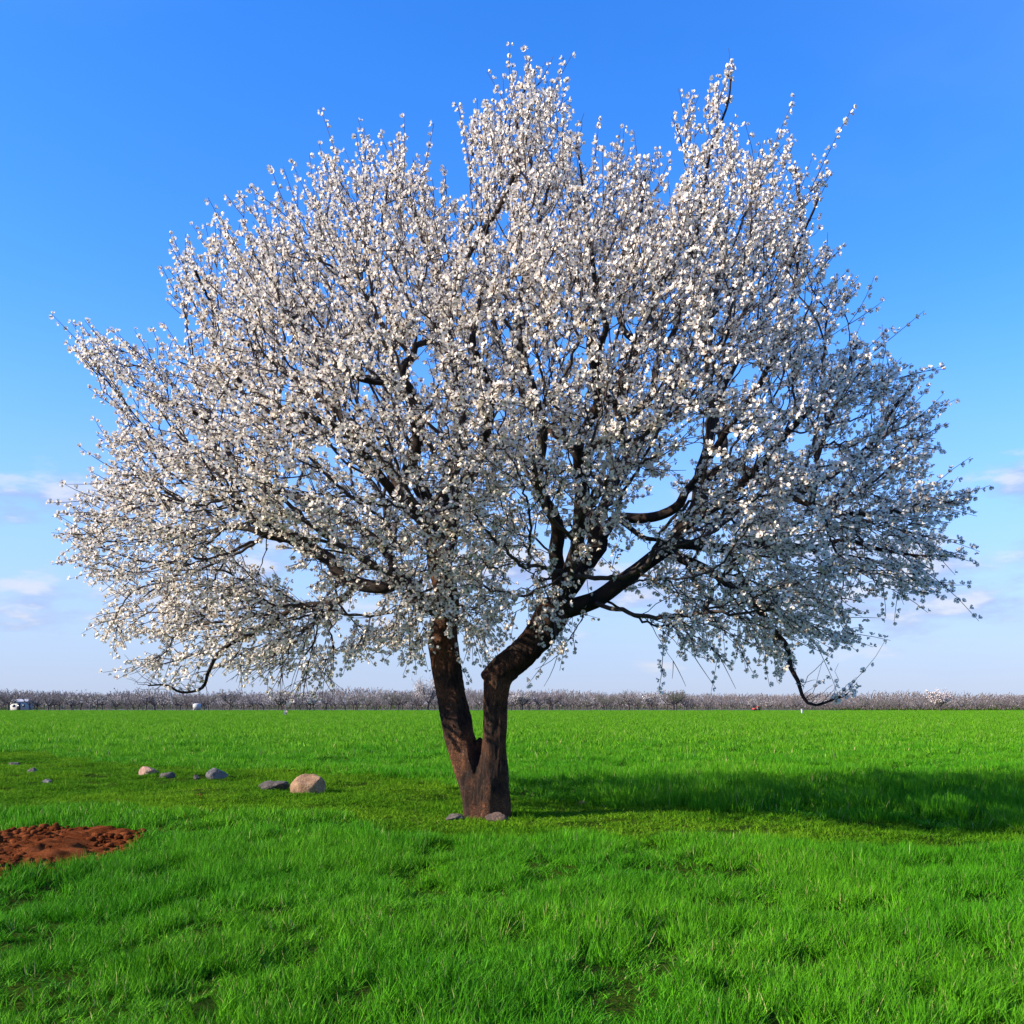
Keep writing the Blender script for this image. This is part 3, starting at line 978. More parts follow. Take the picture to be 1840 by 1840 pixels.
# grow: every target joins the wood where the way back to the root is shortest
def grow(nodes, pathlen, tgt, bf):
    n0, n1 = len(nodes), len(tgt)
    pos = np.vstack([nodes, tgt])
    par = np.full(n0 + n1, -1)
    pl = np.concatenate([pathlen, np.zeros(n1)])
    best = np.full(n1, 1e9)
    bp = np.zeros(n1, int)
    for k in range(n0):
        c = np.linalg.norm(tgt - nodes[k], axis=1) + bf * pl[k]
        m = c < best
        best[m] = c[m]
        bp[m] = k
    alive = np.ones(n1, bool)
    for _ in range(n1):
        cur = np.where(alive, best, 1e9)
        # nearest step first (not cheapest total) keeps the growth local
        i = int(np.argmin(cur))
        alive[i] = False
        k = n0 + i
        par[k] = bp[i]
        L = np.linalg.norm(tgt[i] - pos[bp[i]])
        pl[k] = pl[bp[i]] + L
        c = np.linalg.norm(tgt - tgt[i], axis=1) + bf * pl[k]
        m = alive & (c < best)
        best[m] = c[m]
        bp[m] = k
    return pos, par, n0


pos, par, n0 = grow(nodes, pathlen, AP, 0.55)
ntot = len(pos)
kids = [[] for _ in range(ntot)]
for k in range(n0, ntot):
    kids[par[k]].append(k)
# number of tips beyond each node
order = []
stack = [k for k in range(n0) if kids[k]]
seen = list(stack)
while stack:
    k = stack.pop()
    order.append(k)
    stack += kids[k]
tips = np.zeros(ntot)
for k in reversed(order):
    tips[k] = max(1.0, sum(tips[c] for c in kids[k]))
rad_of = 0.0054 * tips ** 0.43
paths = []
start = []
for k in range(n0):
    for c in kids[k]:
        start.append((k, c))
while start:
    p, c = start.pop()
    ch = [p, c]
    while kids[c]:
        ks = sorted(kids[c], key=lambda q: -tips[q])
        for o_ in ks[1:]:
            start.append((c, o_))
        c = ks[0]
        ch.append(c)
    r = rad_of[ch].copy()
    r[0] = r[1] * 1.15
    r[-1] = 0.003
    pts = pos[ch].copy()
    # sag a little in long spans and wander
    if len(pts) > 2:
        pts[1:-1] = 0.5 * pts[1:-1] + 0.25 * (pts[:-2] + pts[2:])
    for a_, idx in zip(pts[1:], ch[1:]):
        pos[idx] = a_
    Q = np.hstack([pts, r[:, None]])
    S = catmull(Q, 0.10)
    S[:, 3] = np.maximum(S[:, 3], 0.003)
    m = len(S)
    if m > 2:
        S[1:-1, :3] += RNG.normal(0, 0.011, (m - 2, 3))
    paths.append((S[:, :3] - TO, S[:, 3]))
thick = [p for p in paths if p[1].max() > 0.013]
thin = [p for p in paths if p[1].max() <= 0.013]
v1, q1 = tubes(thick, 6)
v2, q2 = tubes(thin, 3)
twv, twq = [v1, v2], [q1, q2 + len(v1)]

# flowering shoots at the ends and along the thin wood
shoots = []
fl_pos = []
fl_dir = []
fl_scl = []
cen = P3(900, 780, 0)


def add_flower(p, axis_, s=1.0, sure=False):
    dens = vnoise(np.array(p[0] * 1.9 + p[1] * 0.9 + 40), np.array(p[2] * 1.9 + p[1] * 1.3 + 60))
    if not sure and RNG.random() > 0.52 + 0.85 * dens:
        return
    d = RNG.normal(0, 1, 3)
    d -= axis_ * np.dot(d, axis_) * 0.75
    d /= np.linalg.norm(d) + 1e-9
    fl_pos.append(p + d * 0.022)
    fl_dir.append(d + axis_ * 0.35 + np.array([0, 0, 0.15]))
    fl_scl.append(s)


for k in range(n0, ntot):
    if tips[k] > 14:
        continue
    e = pos[k] - pos[par[k]]
    L = np.linalg.norm(e)
    e = e / (L + 1e-9)
    outw = pos[k] - cen
    ro = np.linalg.norm(outw)
    outw = outw / (ro + 1e-9)
    hfac = np.clip((pos[k][2] - 3.0) / 4.0, -0.8, 1.0)
    ns = 2 if tips[k] == 1 else (1 if RNG.random() < 0.75 else 0)
    bare = pos[k][2] < 2.0 and RNG.random() < 0.6
    for s_ in range(ns):
        d = e * RNG.uniform(0.4, 1.0) + outw * 0.55 + np.array([0, 0, 1.0]) * (0.55 * hfac) + RNG.normal(0, 0.45, 3)
        d /= np.linalg.norm(d)
        ln = RNG.uniform(0.10, 0.34) * (1.2 if ro > 3.5 else 1.0)
        if EDGE[k - n0] < 70 and s_ == 0 and RNG.random() < 0.36:
            ln = RNG.uniform(0.32, 0.58)
            d = e * 0.8 + outw * 0.5 + np.array([0, 0, 0.8]) * max(hfac, -0.2) + RNG.normal(0, 0.2, 3)
            d /= np.linalg.norm(d)
        if RNG.random() < 0.08:
            ln *= 1.7
        bend = RNG.normal(0, 0.25, 3) + np.array([0, 0, 0.25 * hfac])
        t = np.linspace(0, 1, 4)[:, None]
        pts = pos[k] + d * ln * t + bend * ln * t * t * 0.5
        shoots.append((pts - TO, np.array([0.0058, 0.0050, 0.0040, 0.0026])))
        if bare:
            continue
        nf = max(1, int(ln / 0.076 + RNG.random()))
        for q in range(nf):
            tt = 1 - 0.92 * (q + RNG.random() * 0.5) / nf
            p = pos[k] + d * ln * tt + bend * ln * tt * tt * 0.5
            add_flower(p, d, RNG.uniform(0.75, 1.15), ln > 0.38)
            if q == 0 and RNG.random() < 0.4:
                add_flower(p, d, RNG.uniform(0.6, 1.0))
    if tips[k] <= 5 and not bare:
        for q in range(int(L / 0.15 + RNG.random())):
            add_flower(pos[par[k]] + e * L * RNG.random(), e, RNG.uniform(0.7, 1.1))
for P in limb_paths:
    n = len(P)
    for k in range(4, n):
        r = P[k, 3]
        if r > 0.034:
            continue
        low = P[k, 2] < 1.75
        e = P[k, :3] - P[k - 1, :3]
        e /= np.linalg.norm(e) + 1e-9
        hfac = np.clip((P[k, 2] - 2.6) / 4.0, -0.5, 1.0)
        for s_ in range(2 if (RNG.random() < 0.4 or low) else 1):
            if RNG.random() < 0.25:
                continue
            d = e * RNG.uniform(0.3, 0.9) + RNG.normal(0, 0.6, 3) + np.array([0, 0, 0.5 * hfac])
            d /= np.linalg.norm(d)
            ln = RNG.uniform(0.10, 0.32) * (1.15 if low else 1.0)
            if low:
                d = e * 0.5 + RNG.normal(0, 0.4, 3) + np.array([np.sign(P[k, 0]) * 0.7, 0.0, 0.15])
                d[2] = abs(d[2]) if P[k, 2] < 1.6 else d[2]
                d /= np.linalg.norm(d)
            if k > n - 4:
                d = e + RNG.normal(0, 0.25, 3)
                d /= np.linalg.norm(d)
                ln *= 1.1
            bend = RNG.normal(0, 0.3, 3) + (np.array([0.2 * np.sign(P[k, 0]), 0, 0.7]) if low else 0.0)
            t = np.linspace(0, 1, 7)[:, None]
            pts = P[k, :3] + d * ln * t + bend * ln * t * t * (0.9 if low else 0.5)
            pts[1:] += RNG.normal(0, 0.010, (6, 3))
            shoots.append((pts - TO, np.linspace(0.0055, 0.0022, 7)))
            if low and RNG.random() < 0.72:
                continue
            for q in range(max(1, int(ln / 0.062 + RNG.random()))):
                tt = 1 - 0.9 * RNG.random()
                add_flower(P[k, :3] + d * ln * tt + bend * ln * tt * tt * 0.5, d, RNG.uniform(0.75, 1.15), k > n - 8)
v3, q3 = tubes(shoots, 3)
twv.append(v3)
twq.append(q3 + len(v1) + len(v2))
crown_me = np_mesh('crown', np.vstack(twv), np.vstack(twq), [M_TWIG], smooth=True)
crown = obj('crown', crown_me, tree)
tag(crown, 'tangle of dark twigs carrying the blossom', kind='stuff')


def flower_template(open_=1.0, seed=0):
    """five cupped notched petals, a red-brown heart with stamens, a calyx below; unit: diameter about 1"""
    rg = np.random.default_rng(seed)
    V = []
    Fp = []
    mi = []
    for p in range(5):
        a = p * 2 * np.pi / 5 + rg.normal(0, 0.08)
        ca, sa = math.cos(a), math.sin(a)
        up = (0.20 + rg.uniform(-.05, .1)) * (2 - open_)
        prof = [(0.06, 0.0, 0.0), (0.27, 0.20, 0.06 + up * .35), (0.27, -0.20, 0.06 + up * .35), (0.47, 0.15, 0.10 + up), (0.47, -0.15, 0.10 + up), (0.43, 0.0, 0.05 + up)]
        b = len(V)
        for r_, w_, z_ in prof:
            r2 = r_ * open_ + 0.02
            V.append((r2 * ca - w_ * sa, r2 * sa + w_ * ca, z_ + rg.normal(0, .012)))
        Fp += [(b, b + 1, b + 5), (b + 1, b + 3, b + 5), (b, b + 5, b + 2), (b + 2, b + 5, b + 4)]
        mi += [0] * 4
    b = len(V)
    for p in range(5):
        a = p * 2 * np.pi / 5 + 0.3
        V.append((0.15 * math.cos(a), 0.15 * math.sin(a), 0.12))
    V.append((0, 0, 0.18))
    V.append((0, 0, -0.16))
    for p in range(5):
        Fp.append((b + p, b + (p + 1) % 5, b + 5))
        Fp.append((b + (p + 1) % 5, b + p, b + 6))
        mi += [1, 1]
    return np.array(V, float), np.array(Fp), np.array(mi)


TEM = [flower_template(1.0, 1), flower_template(0.85, 2), flower_template(0.65, 3), flower_template(0.95, 4)]
FLOWER = 0.075
fl_pos = np.array(fl_pos)
fl_dir = np.array(fl_dir)
fl_dir /= np.linalg.norm(fl_dir, axis=1, keepdims=True)
fl_scl = np.array(fl_scl) * FLOWER
nfl = len(fl_pos)
print('flowers', nfl, 'twig paths', len(paths), 'shoots', len(shoots))
which = RNG.integers(0, len(TEM), nfl)
ref = RNG.normal(0, 1, (nfl, 3))
ux = np.cross(fl_dir, ref)
ux /= np.linalg.norm(ux, axis=1, keepdims=True)
uy = np.cross(fl_dir, ux)
near = np.argsort(np.linalg.norm(fl_pos - np.array([0, 0, CAM_H]), axis=1))
single = np.zeros(nfl, bool)
single[near[:300]] = True
BV, BF, BM = [], [], []
off = 0
for w_ in range(len(TEM)):
    tv, tf, tm = TEM[w_]
    idx = np.where((which == w_) & ~single)[0]
    s = fl_scl[idx][:, None, None]
    vv = fl_pos[idx][:, None, :] - TO + s * (ux[idx][:, None, :] * tv[None, :, 0:1] + uy[idx][:, None, :] * tv[None, :, 1:2] + fl_dir[idx][:, None, :] * tv[None, :, 2:3])
    BV.append(vv.reshape(-1, 3))
    BF.append((tf[None] + (np.arange(len(idx)) * len(tv))[:, None, None] + off).reshape(-1, 3))
    BM.append(np.tile(tm, len(idx)))
    off += len(idx) * len(tv)
bl_me = np_mesh('blossoms', np.vstack(BV), np.vstack(BF), [M_PETAL, M_HEART], np.concatenate(BM))
tag(obj('blossoms', bl_me, crown), 'thousands of white five-petalled flowers', kind='stuff')
FM = [np_mesh('blossom', tv, tf, [M_PETAL, M_HEART], tm) for tv, tf, tm in TEM]
for k in np.where(single)[0]:
    o = obj('blossom', FM[which[k]], crown)
    s = fl_scl[k]
    m = Matrix.Identity(4)
    for r_ in range(3):
        m[r_][0] = ux[k][r_] * s
        m[r_][1] = uy[k][r_] * s
        m[r_][2] = fl_dir[k][r_] * s
        m[r_][3] = fl_pos[k][r_] - TO[r_]
    o.matrix_local = m

# ------------------------------------------------------------------ stones
M_TAN = mat_rock('tan_stone', (0.22, 0.12, 0.06, 1), (0.38, 0.23, 0.125, 1))
M_DARK = mat_rock('dark_stone', (0.060, 0.048, 0.040, 1), (0.13, 0.105, 0.085, 1))
M_GREY = mat_rock('grey_stone', (0.085, 0.080, 0.078, 1), (0.17, 0.155, 0.145, 1))
M_PINK = mat_rock('pink_stone', (0.26, 0.14, 0.095, 1), (0.42, 0.26, 0.18, 1))


def rock(px, py, wpx, hpx, mat, label, seed, depth=0.8, cuts=5, sink=0.25, rough=1.0):
    rg = np.random.default_rng(seed)
    x, y = ground_px(px, py)
    k = y / F
    w, h = wpx * k * 0.5, hpx * k
    v = I3v.copy()
    for _ in range(cuts):                        # knock flat faces off a ball
        nrm = rg.normal(0, 1, 3)
        nrm /= np.linalg.norm(nrm)
        lim = rg.uniform(0.5, 0.82)
        d = v @ nrm
        ov = np.clip(d - lim, 0, None) * 0.97
        v = v - ov[:, None] * nrm[None, :]
    v *= (1 + 0.22 * rough * (fbm(v[:, 0] * 2 + seed, v[:, 1] * 2 + v[:, 2] * 1.7 + 9, 4) - 0.5) * 2)[:, None]
    v *= (1 + 0.08 * rough * (fbm(v[:, 0] * 7 + seed, v[:, 1] * 7 + v[:, 2] * 6 + 3, 3) - 0.5) * 2)[:, None]
    zmin, zmax = v[:, 2].min(), v[:, 2].max()
    v[:, 2] = (v[:, 2] - zmin) / (zmax - zmin)
    v[:, 0] *= w / np.abs(v[:, 0]).max()
    v[:, 1] *= w * depth / np.abs(v[:, 1]).max()
    hh = h / (1 - sink)
    v[:, 2] = v[:, 2] * hh - hh * sink
    me = np_mesh('rock', v, I3f, [mat], smooth=False)
    o = obj('rock', me, None, (x, y + w * depth * 0.6, float(ground_z(np.array(x), np.array(y)))))
    return tag(o, label, 'rock', 'stones lying on the grassy strip')


rock(552, 1428, 68, 33, M_TAN, 'big rounded tan boulder, the largest stone left of the tree', 34, 0.75, 2, 0.42, 0.5)
rock(492, 1423, 58, 17, M_DARK, 'low flat dark brown stone touching the big tan boulder', 12, 0.7, 6)
rock(387, 1400, 42, 20, M_GREY, 'blocky grey stone standing between two pale stones', 13, 0.8, 8)
rock(352, 1401, 12, 8, M_DARK, 'tiny dark stone just left of the blocky grey stone', 14)
rock(262, 1397, 42, 15, M_PINK, 'flat pinkish slab of stone tilted up at one end', 15, 0.6, 6)
rock(297, 1400, 34, 11, M_DARK, 'brown flat stone just right of the pinkish slab', 16, 0.7, 6)
rock(58, 1393, 22, 10, M_DARK, 'small dark stone far left beyond the red soil', 17)
rock(84, 1405, 20, 7, M_GREY, 'small low grey stone right of the far left dark stone', 18)
rock(23, 1376, 22, 8, M_DARK, 'small dark stone nearest the left edge on the strip', 19)
rock(1047, 1446, 15, 10, M_TAN, 'small tan stone in the trunk\'s shadow right of the tree', 20)
rock(818, 1474, 36, 12, M_DARK, 'small brown stone at the left foot of the trunk', 21, 0.7, 7)
rock(893, 1477, 44, 17, mat_rock('foot_stone', (0.07, 0.045, 0.034, 1), (0.17, 0.10, 0.07, 1)), 'broken brownish stone at the right foot of the trunk', 22, 0.6, 9)
rock(355, 1432, 22, 7, M_SOIL, 'low reddish clod of earth in the grass left of the boulder', 23)

# ------------------------------------------------------------------ the far orchard
OD = 185.0
M_OTRUNK = mat_plain('orchard_bark', (0.075, 0.058, 0.050), 0.9, 0.3, 3.0)
M_OTWIG = mat_plain('orchard_twig', (0.135, 0.110, 0.100), 0.9, 0.25, 3.0)
M_OBUD = mat_plain('orchard_bud', (0.27, 0.235, 0.225), 0.8, 0.25, 3.0)
M_OWHITE = mat_plain('orchard_blossom', (0.62, 0.57, 0.53), 0.8, 0.15, 3.0)
M_OGREEN = mat_plain('orchard_green', (0.10, 0.12, 0.06), 0.8, 0.3, 3.0)


def orchard_mesh(seed, h, w, nb, flower_n, fmat, stem_h, twig_r=0.02, up=0.5, flat=0.75, fs=0.05, tmat=None):
    rg = np.random.default_rng(seed)
    tr = []
    tw = []
    tipsl = []
    lean = rg.normal(0, 0.12, 2)
    top = np.array([lean[0], lean[1], stem_h])
    tr.append((np.array([[0, 0, -0.1], [lean[0] * .3, lean[1] * .3, stem_h * .5], top]), np.array([0.17, 0.13, 0.12]) * h / 4))
    nl = rg.integers(4, 7)
    for a in range(nl):
        az = a * 2 * np.pi / nl + rg.normal(0, 0.3)
        rch = w * 0.5 * rg.uniform(0.45, 0.75)
        e = top + np.array([math.cos(az) * rch, math.sin(az) * rch, (h - stem_h) * rg.uniform(0.4, 0.7)])
        m = 0.5 * (top + e) + np.array([math.cos(az) * 0.15, math.sin(az) * 0.15, -0.1]) + rg.normal(0, .08, 3)
        tr.append((np.array([top, m, e]), np.array([0.09, 0.06, 0.035]) * h / 4))
        for b in range(nb):
            t = rg.uniform(0.25, 1.0)
            s0 = top + (m - top) * min(1, t * 2) if t < 0.5 else m + (e - m) * (t * 2 - 1)
            d = rg.normal(0, 1, 3)
            d[2] = abs(d[2]) * 0.7 + up - 0.3
            d += 0.6 * np.array([math.cos(az), math.sin(az), 0])
            d /= np.linalg.norm(d)
            ln = rg.uniform(0.5, 1.3) * h / 4
            e2 = s0 + d * ln
            e2[2] = min(e2[2], h * rg.uniform(0.88, 1.02))
            m2 = 0.5 * (s0 + e2) + rg.normal(0, 0.08, 3)
            tw.append((np.array([s0, m2, e2]), np.array([twig_r, twig_r * .8, twig_r * .4])))
            tipsl.append((s0, m2, e2))
            for c in range(3):
                q = m2 + (e2 - m2) * rg.random()
                d2 = rg.normal(0, 1, 3)
                d2[2] = d2[2] * .6 + up * .8
                d2 /= np.linalg.norm(d2)
                e3 = q + d2 * rg.uniform(0.25, 0.7) * h / 4
                tw.append((np.array([q, 0.5 * (q + e3) + rg.normal(0, .03, 3), e3]), np.array([twig_r * .7, twig_r * .6, twig_r * .3])))
                tipsl.append((q, 0.5 * (q + e3), e3))
    v, q = tubes(tr, 6)
    tme = np_mesh('trunk', v, q, [M_OTRUNK], smooth=True)
    v, q = tubes(tw, 3)
    tris = np.concatenate([q[:, [0, 1, 2]], q[:, [0, 2, 3]]])
    mi = np.zeros(len(tris), int)
    if flower_n:
        FV = []
        FF = []
        b0 = len(v)
        for k in range(flower_n):
            s0, m2, e2 = tipsl[rg.integers(len(tipsl))]
            p = s0 + (e2 - s0) * rg.uniform(0.2, 1.05) + rg.normal(0, 0.03, 3)
            FV.append(I0v * fs * rg.uniform(0.6, 1.3) * (1 + 0.4 * rg.normal(0, .5, (12, 1))) + p)
            FF.append(I0f + b0 + 12 * k)
        v = np.vstack([v] + FV)
        tris = np.vstack([tris] + FF)
        mi = np.concatenate([mi, np.ones(20 * flower_n, int)])
    cme = np_mesh('crown', v, tris, [tmat or M_OTWIG, fmat], mi)
    return tme, cme


def plant_tree(name, meshes, loc, s, rz, label, group=None):
    o = empty(name, loc)
    o.scale = (s, s, s)
    o.rotation_euler = (0, 0, rz)
    tag(o, label, 'tree', group)
    obj('trunk', meshes[0], o)
    obj('crown', meshes[1], o)
    return o


KINDS = [
    (orchard_mesh(101, 3.6, 4.2, 12, 150, M_OBUD, 1.0), 'grey leafless tree'),
    (orchard_mesh(102, 3.9, 4.4, 12, 240, M_OBUD, 1.1), 'mauve-grey budding tree'),
    (orchard_mesh(103, 3.3, 4.0, 11, 190, M_OWHITE, 1.0), 'pale tree in thin white blossom'),
    (orchard_mesh(104, 3.7, 4.6, 13, 60, M_OBUD, 0.9), 'brownish bare tree'),
    (orchard_mesh(105, 3.4, 4.2, 12, 180, M_OGREEN, 1.0), 'greenish-grey tree'),
]
ROWS = [(OD + 1, 3.9, 0.0), (OD + 6, 4.1, 1.7), (OD + 11.5, 4.3, 0.6), (OD + 18, 4.6, 2.4)]
ONES = 'zeroth first second third fourth fifth sixth seventh eighth ninth tenth eleventh twelfth thirteenth fourteenth fifteenth sixteenth seventeenth eighteenth nineteenth'.split()


def ordinal(k):
    if k < 20:
        return ONES[k]
    tens = {2: 'twent', 3: 'thirt', 4: 'fort', 5: 'fift', 6: 'sixt', 7: 'sevent'}[k // 10]
    return tens + 'ieth' if k % 10 == 0 else '%sy-%s' % (tens, ONES[k % 10])


PLACES = [(90, 'by the white shed'), (250, 'left of the lowest left branch'), (400, 'near the white tank'), (600, 'under the low left branches'), (780, 'left of the left stem'), (880, 'between the two stems'),
          (1060, 'just right of the right stem'), (1270, 'right of centre'), (1400, 'near the red tractor'), (1540, 'behind the lowest right branch'), (1680, 'left of the pinkish tree'), (1e9, 'right of the pinkish tree')]
ocount = 0
row_words = ['first row facing the wheat', 'second row', 'third row', 'rearmost row']
for ri, (d, sp, sh) in enumerate(ROWS):
    xx = -0.5 * d - 7 + sh
    cnt = 0
    while xx < 0.5 * d + 7:
        px = 920 + xx * F / d
        kk = int(RNG.integers(0, 5))
        # the orchard is lower and browner on the right
        s = RNG.uniform(0.72, 1.18)
        if px > 1230:
            s *= 0.72
            kk = 3 if RNG.random() < 0.5 else kk
        seg = [w_ for lim, w_ in PLACES if px < lim][0]
        cnt += 1
        if ri == 0:
            lab = '%s, %s from the left in the front orchard row' % (KINDS[kk][1], ordinal(cnt))
            grp = 'far orchard trees, front row'
        else:
            lab = '%s, %s of the orchard, %s' % (KINDS[kk][1].replace(' in thin white blossom', ''), row_words[ri], seg)
            grp = '%s, %s, %s' % (KINDS[kk][1], row_words[ri], seg)
        plant_tree('orchard_tree', KINDS[kk][0], (xx + RNG.normal(0, .25), d + RNG.normal(0, .4), 0), s, RNG.uniform(0, 6.28), lab, grp)
        ocount += 1
        xx += sp * RNG.uniform(0.85, 1.15)
print('orchard trees', ocount)


def far_x(px, d):
    return (px - 920) * d / F


def big_tree(px, d, top, width_px, seed, nb, fn, fmat, stem, label, up=0.5, fs=0.06, tmat=None):
    h = CAM_H + (HOR - top) * d / F
    w = width_px * d / F
    me = orchard_mesh(seed, h, w * 0.95, nb, fn, fmat, stem, 0.028, up, fs=fs, tmat=tmat)
    plant_tree('orchard_tree', me, (far_x(px, d), d, 0), 1.0, 0.0, label)


big_tree(768, 192, 1207, 78, 201, 30, 1500, M_OWHITE, 1.4, 'tallest far tree, white with blossom, directly behind the left stem', 0.9, 0.075)
big_tree(412, 183, 1232, 56, 202, 26, 500, M_OBUD, 1.2, 'round brownish far tree with a stout trunk standing alone in front', 0.6)
big_tree(505, 184, 1233, 58, 203, 22, 520, M_OWHITE, 1.1, 'far white-blossomed tree with wide crown under the low left branches', 0.6)
big_tree(556, 184, 1240, 44, 204, 22, 420, M_OWHITE, 1.0, 'smaller pale far tree, neighbour of the wide white-blossomed one', 0.6)
big_tree(262, 190, 1238, 40, 205, 20, 300, M_OWHITE, 1.2, 'pale upright far tree behind the lowest left branch tip', 0.8)
big_tree(14, 184, 1238, 52, 206, 20, 0, M_OBUD, 1.4, 'dark leafless far tree at the left edge beside the white shed', 0.9)
big_tree(938, 186, 1236, 46, 207, 28, 800, M_OWHITE, 1.0, 'bushy pale far tree just right of the right stem', 0.9)
big_tree(992, 188, 1240, 70, 208, 24, 420, M_OBUD, 1.1, 'broad grey far tree, second right of the right stem', 0.6)
big_tree(1215, 190, 1238, 40, 209, 34, 900, M_OGREEN, 1.3, 'round dense grey-green far tree right of centre', 0.6, 0.06)
big_tree(1172, 187, 1244, 36, 210, 22, 400, M_OWHITE, 1.1, 'small pale far tree beside the round grey-green one', 0.7)
big_tree(1690, 172, 1235, 46, 211, 22, 700, mat_plain('pinkish_blossom', (0.74, 0.62, 0.58), 0.8, 0.15, 3.0), 0.9, 'single pinkish-white far tree standing out on the right', 0.7, 0.07)

# beyond the orchard: more of it, a low wood nobody could count
wr = np.random.default_rng(55)
WP = []
FV = []
FF = []
nW = 26000
for k in range(nW):
    d = wr.uniform(206, 250)
    xx = wr.uniform(-0.5 * d - 12, 0.5 * d + 12)
    px = 920 + xx * F / d
    hmax = 2.6 + 2.2 * vnoise(np.array(xx * 0.09), np.array(d * 0.05)) + 0.9 * vnoise(np.array(xx * 0.4), np.array(d * 0.3))
    if px > 1230:
        hmax *= 0.80
    z0 = hmax * 0.8 * wr.random() ** 0.8
    p = np.array([xx, d, z0])
    q = p + np.array([wr.normal(0, .35), wr.normal(0, .35), wr.uniform(0.4, 1.0)])
    WP.append((np.array([p, 0.5 * (p + q) + wr.normal(0, .06, 3), q]), np.array([0.06, 0.05, 0.02])))
    if k % 2 == 0:
        FV.append(I0v * wr.uniform(0.05, 0.16) * (1 + 0.4 * wr.normal(0, .5, (12, 1))) + q)
        FF.append(I0f + 12 * len(FF))
v, q = tubes(WP, 3)
wtri = np.concatenate([q[:, [0, 1, 2]], q[:, [0, 2, 3]]])
wm = np_mesh('far_wood', np.vstack([v] + FV), np.vstack([wtri, np.vstack(FF) + len(v)]), [M_OTWIG, M_OBUD], np.r_[np.zeros(len(wtri), int), np.ones(20 * len(FF), int)])
tag(obj('far_wood', wm), 'grey mass of leafless trees behind the orchard rows', 'woodland', kind='stuff')

# bare earth headland in front of the orchard
hx = np.linspace(-110, 70, 120)
h0 = 178.5 + 1.2 * (fbm(hx * 0.08, hx * 0 + 3, 3) - 0.5)
h1 = np.full_like(hx, 262.0)
hv = np.concatenate([np.stack([hx, h0, np.full_like(hx, .02)], 1), np.stack([hx, h1, np.full_like(hx, .02)], 1)])
hq = np.array([(k, k + 1, 121 + k, 120 + k) for k in range(119)])
M_HEAD = mat_plain('orchard_floor', (0.060, 0.048, 0.030), 0.95, 0.4, 1.5)
tag(obj('orchard_floor', np_mesh('orchard_floor', hv, hq, [M_HEAD])), 'dark bare earth under the orchard trees', 'earth', kind='structure')

# ------------------------------------------------------------------ small far things


def boxes(bl):
    V = []
    Q = []
    for (x0, x1, y0, y1, z0, z1) in bl:
        b = len(V)
        V += [(x0, y0, z0), (x1, y0, z0), (x1, y1, z0), (x0, y1, z0), (x0, y0, z1), (x1, y0, z1), (x1, y1, z1), (x0, y1, z1)]
        Q += [(b, b + 3, b + 2, b + 1), (b + 4, b + 5, b + 6, b + 7), (b, b + 1, b + 5, b + 4), (b + 1, b + 2, b + 6, b + 5), (b + 2, b + 3, b + 7, b + 6), (b + 3, b, b + 4, b + 7)]
    return V, Q


def part(name, bl, mat, parent):
    v, q = boxes(bl)
    return obj(name, np_mesh(name, v, q, [mat]), parent)


M_WHITE = mat_plain('white_paint', (0.50, 0.49, 0.46), 0.8, 0.15, 1.0)
M_GLASS = mat_plain('dark_pane', (0.03, 0.035, 0.04), 0.2)
M_TIN = mat_plain('tin_roof', (0.42, 0.42, 0.43), 0.5, 0.2, 2.0)
d = 189.2
sh = tag(empty('shed', (far_x(33, d), d, 0)), 'small low white shed among the trees at the far left', 'shed')
part('wall', [(-1.5, 1.5, 0, 2.4, 0, 1.75)], M_WHITE, sh)
rv = [(-1.7, -.2, 1.75), (1.7, -.2, 1.75), (1.7, 2.6, 1.75), (-1.7, 2.6, 1.75), (-1.7, 1.2, 2.25), (1.7, 1.2, 2.25)]
rq = [(0, 1, 5, 4), (2, 3, 4, 5), (1, 2, 5, 5), (3, 0, 4, 4)]
rme = bpy.data.meshes.new('roof')
rme.from_pydata(rv, [], [(0, 1, 5, 4), (2, 3, 4, 5), (1, 2, 5), (3, 0, 4), (0, 3, 2, 1)])
rme.materials.append(M_TIN)
obj('roof', rme, sh)
part('door', [(-.3, .4, -.04, -.002, 0, 1.45)], M_GLASS, sh)
part('window', [(-1.1, -.65, -.04, -.002, .75, 1.2)], M_GLASS, sh)
part('window', [(.75, 1.2, -.04, -.002, .75, 1.2)], M_GLASS, sh)

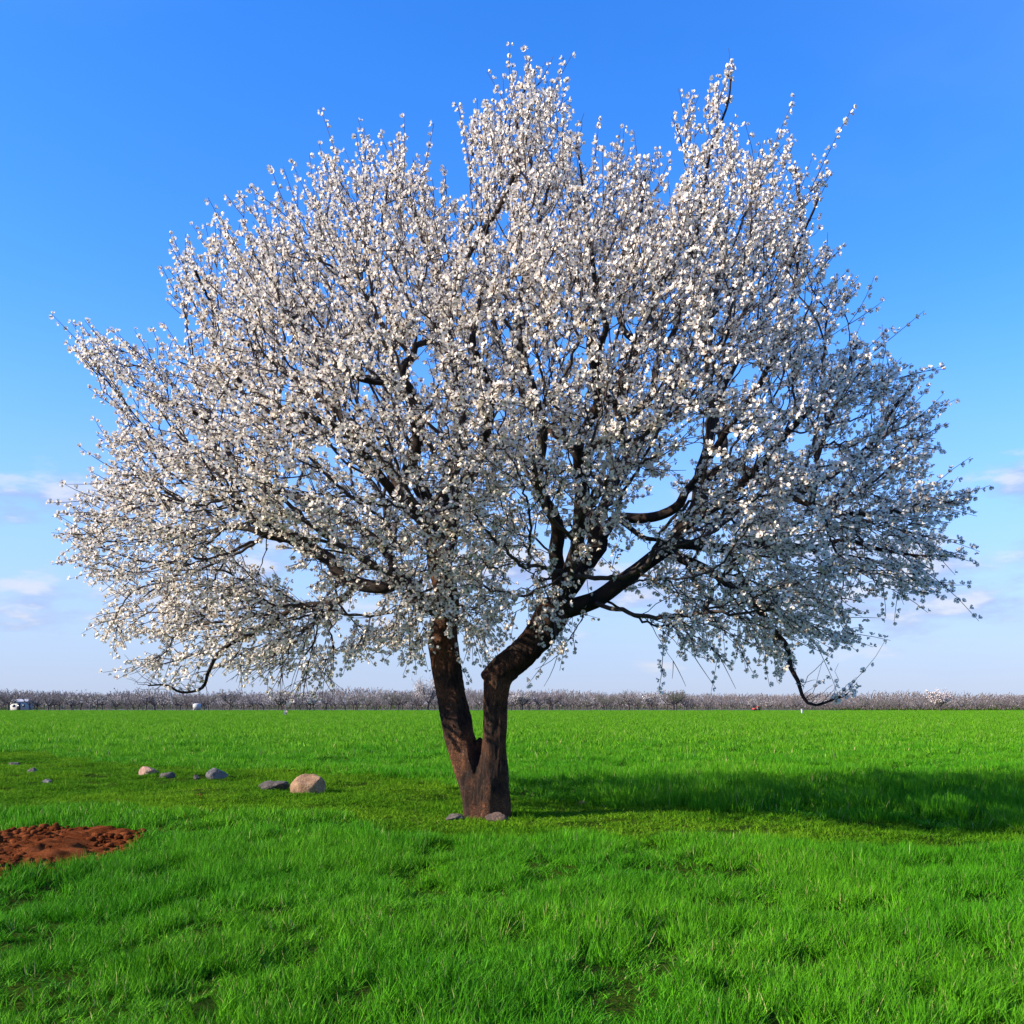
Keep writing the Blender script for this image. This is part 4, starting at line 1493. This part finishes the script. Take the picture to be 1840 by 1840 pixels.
d = 188.4
tk = tag(empty('water_tank', (far_x(354, d), d, 0)), 'small white tank between the trunks of the far left orchard', 'tank')
ta = np.linspace(0, 2 * np.pi, 17)[:-1]
tv_, tq_ = tubes([(np.array([[0, 0, .35], [0, 0, .36], [0, 0, 1.25], [0, 0, 1.38], [0, 0, 1.42]]), np.array([.02, .72, .72, .45, .01]))], 16)
obj('body', np_mesh('body', tv_, tq_, [M_WHITE], smooth=False), tk)
part('stand', [(-.75, .75, -.06, .06, 0.2, .35), (-.06, .06, -.75, .75, .2, .349), (-.7, -.6, -.05, .05, 0, .2), (.6, .7, -.05, .05, 0, .2), (-.05, .05, -.7, -.6, 0, .2), (-.05, .05, .6, .7, 0, .2)], M_TIN, tk)

# red-topped vehicle at the orchard's edge
M_RED = mat_plain('red_paint', (0.55, 0.035, 0.020), 0.45)
M_TYRE = mat_plain('tyre', (0.02, 0.02, 0.02), 0.9)
d = 176.5
tr_ = tag(empty('tractor', (far_x(1360, d), d, 0)), 'tiny red tractor at the edge of the far orchard', 'tractor')
tr_.scale = (0.6, 0.6, 0.6)
part('bonnet', [(-1.25, -.1, -.3, .3, .55, .95)], M_RED, tr_)
part('chassis', [(-1.2, .75, -.22, .22, .38, .548)], M_TYRE, tr_)
part('cab', [(-.05, .65, -.42, .42, .552, 1.25)], M_GLASS, tr_)
part('roof', [(-.12, .72, -.48, .48, 1.252, 1.42)], M_RED, tr_)


def wheel(x, y, r, w):
    v, q = tubes([(np.array([[0, -w / 2 - .001, 0], [0, -w / 2, 0], [0, w / 2, 0], [0, w / 2 + .001, 0]]), np.array([.01, r, r, .01]))], 14)
    return obj('wheel', np_mesh('wheel', v, q, [M_TYRE]), tr_, (x, y, r))


for yy in (-.5, .5):
    wheel(.38, yy, .52, .26)
    wheel(-.95, yy * .85, .33, .2)

# pale marker post out in the wheat, under the hanging branch
d = F * CAM_H / (1284 - HOR)
po = tag(empty('marker_post', (far_x(1441, d), d, 0)), 'short white marker post in the wheat below the lowest right branch', 'post')
part('post', [(-.09, .09, -.09, .09, -.1, .62)], M_WHITE, po)
part('cap', [(-.13, .13, -.13, .13, .622, .70)], M_WHITE, po)
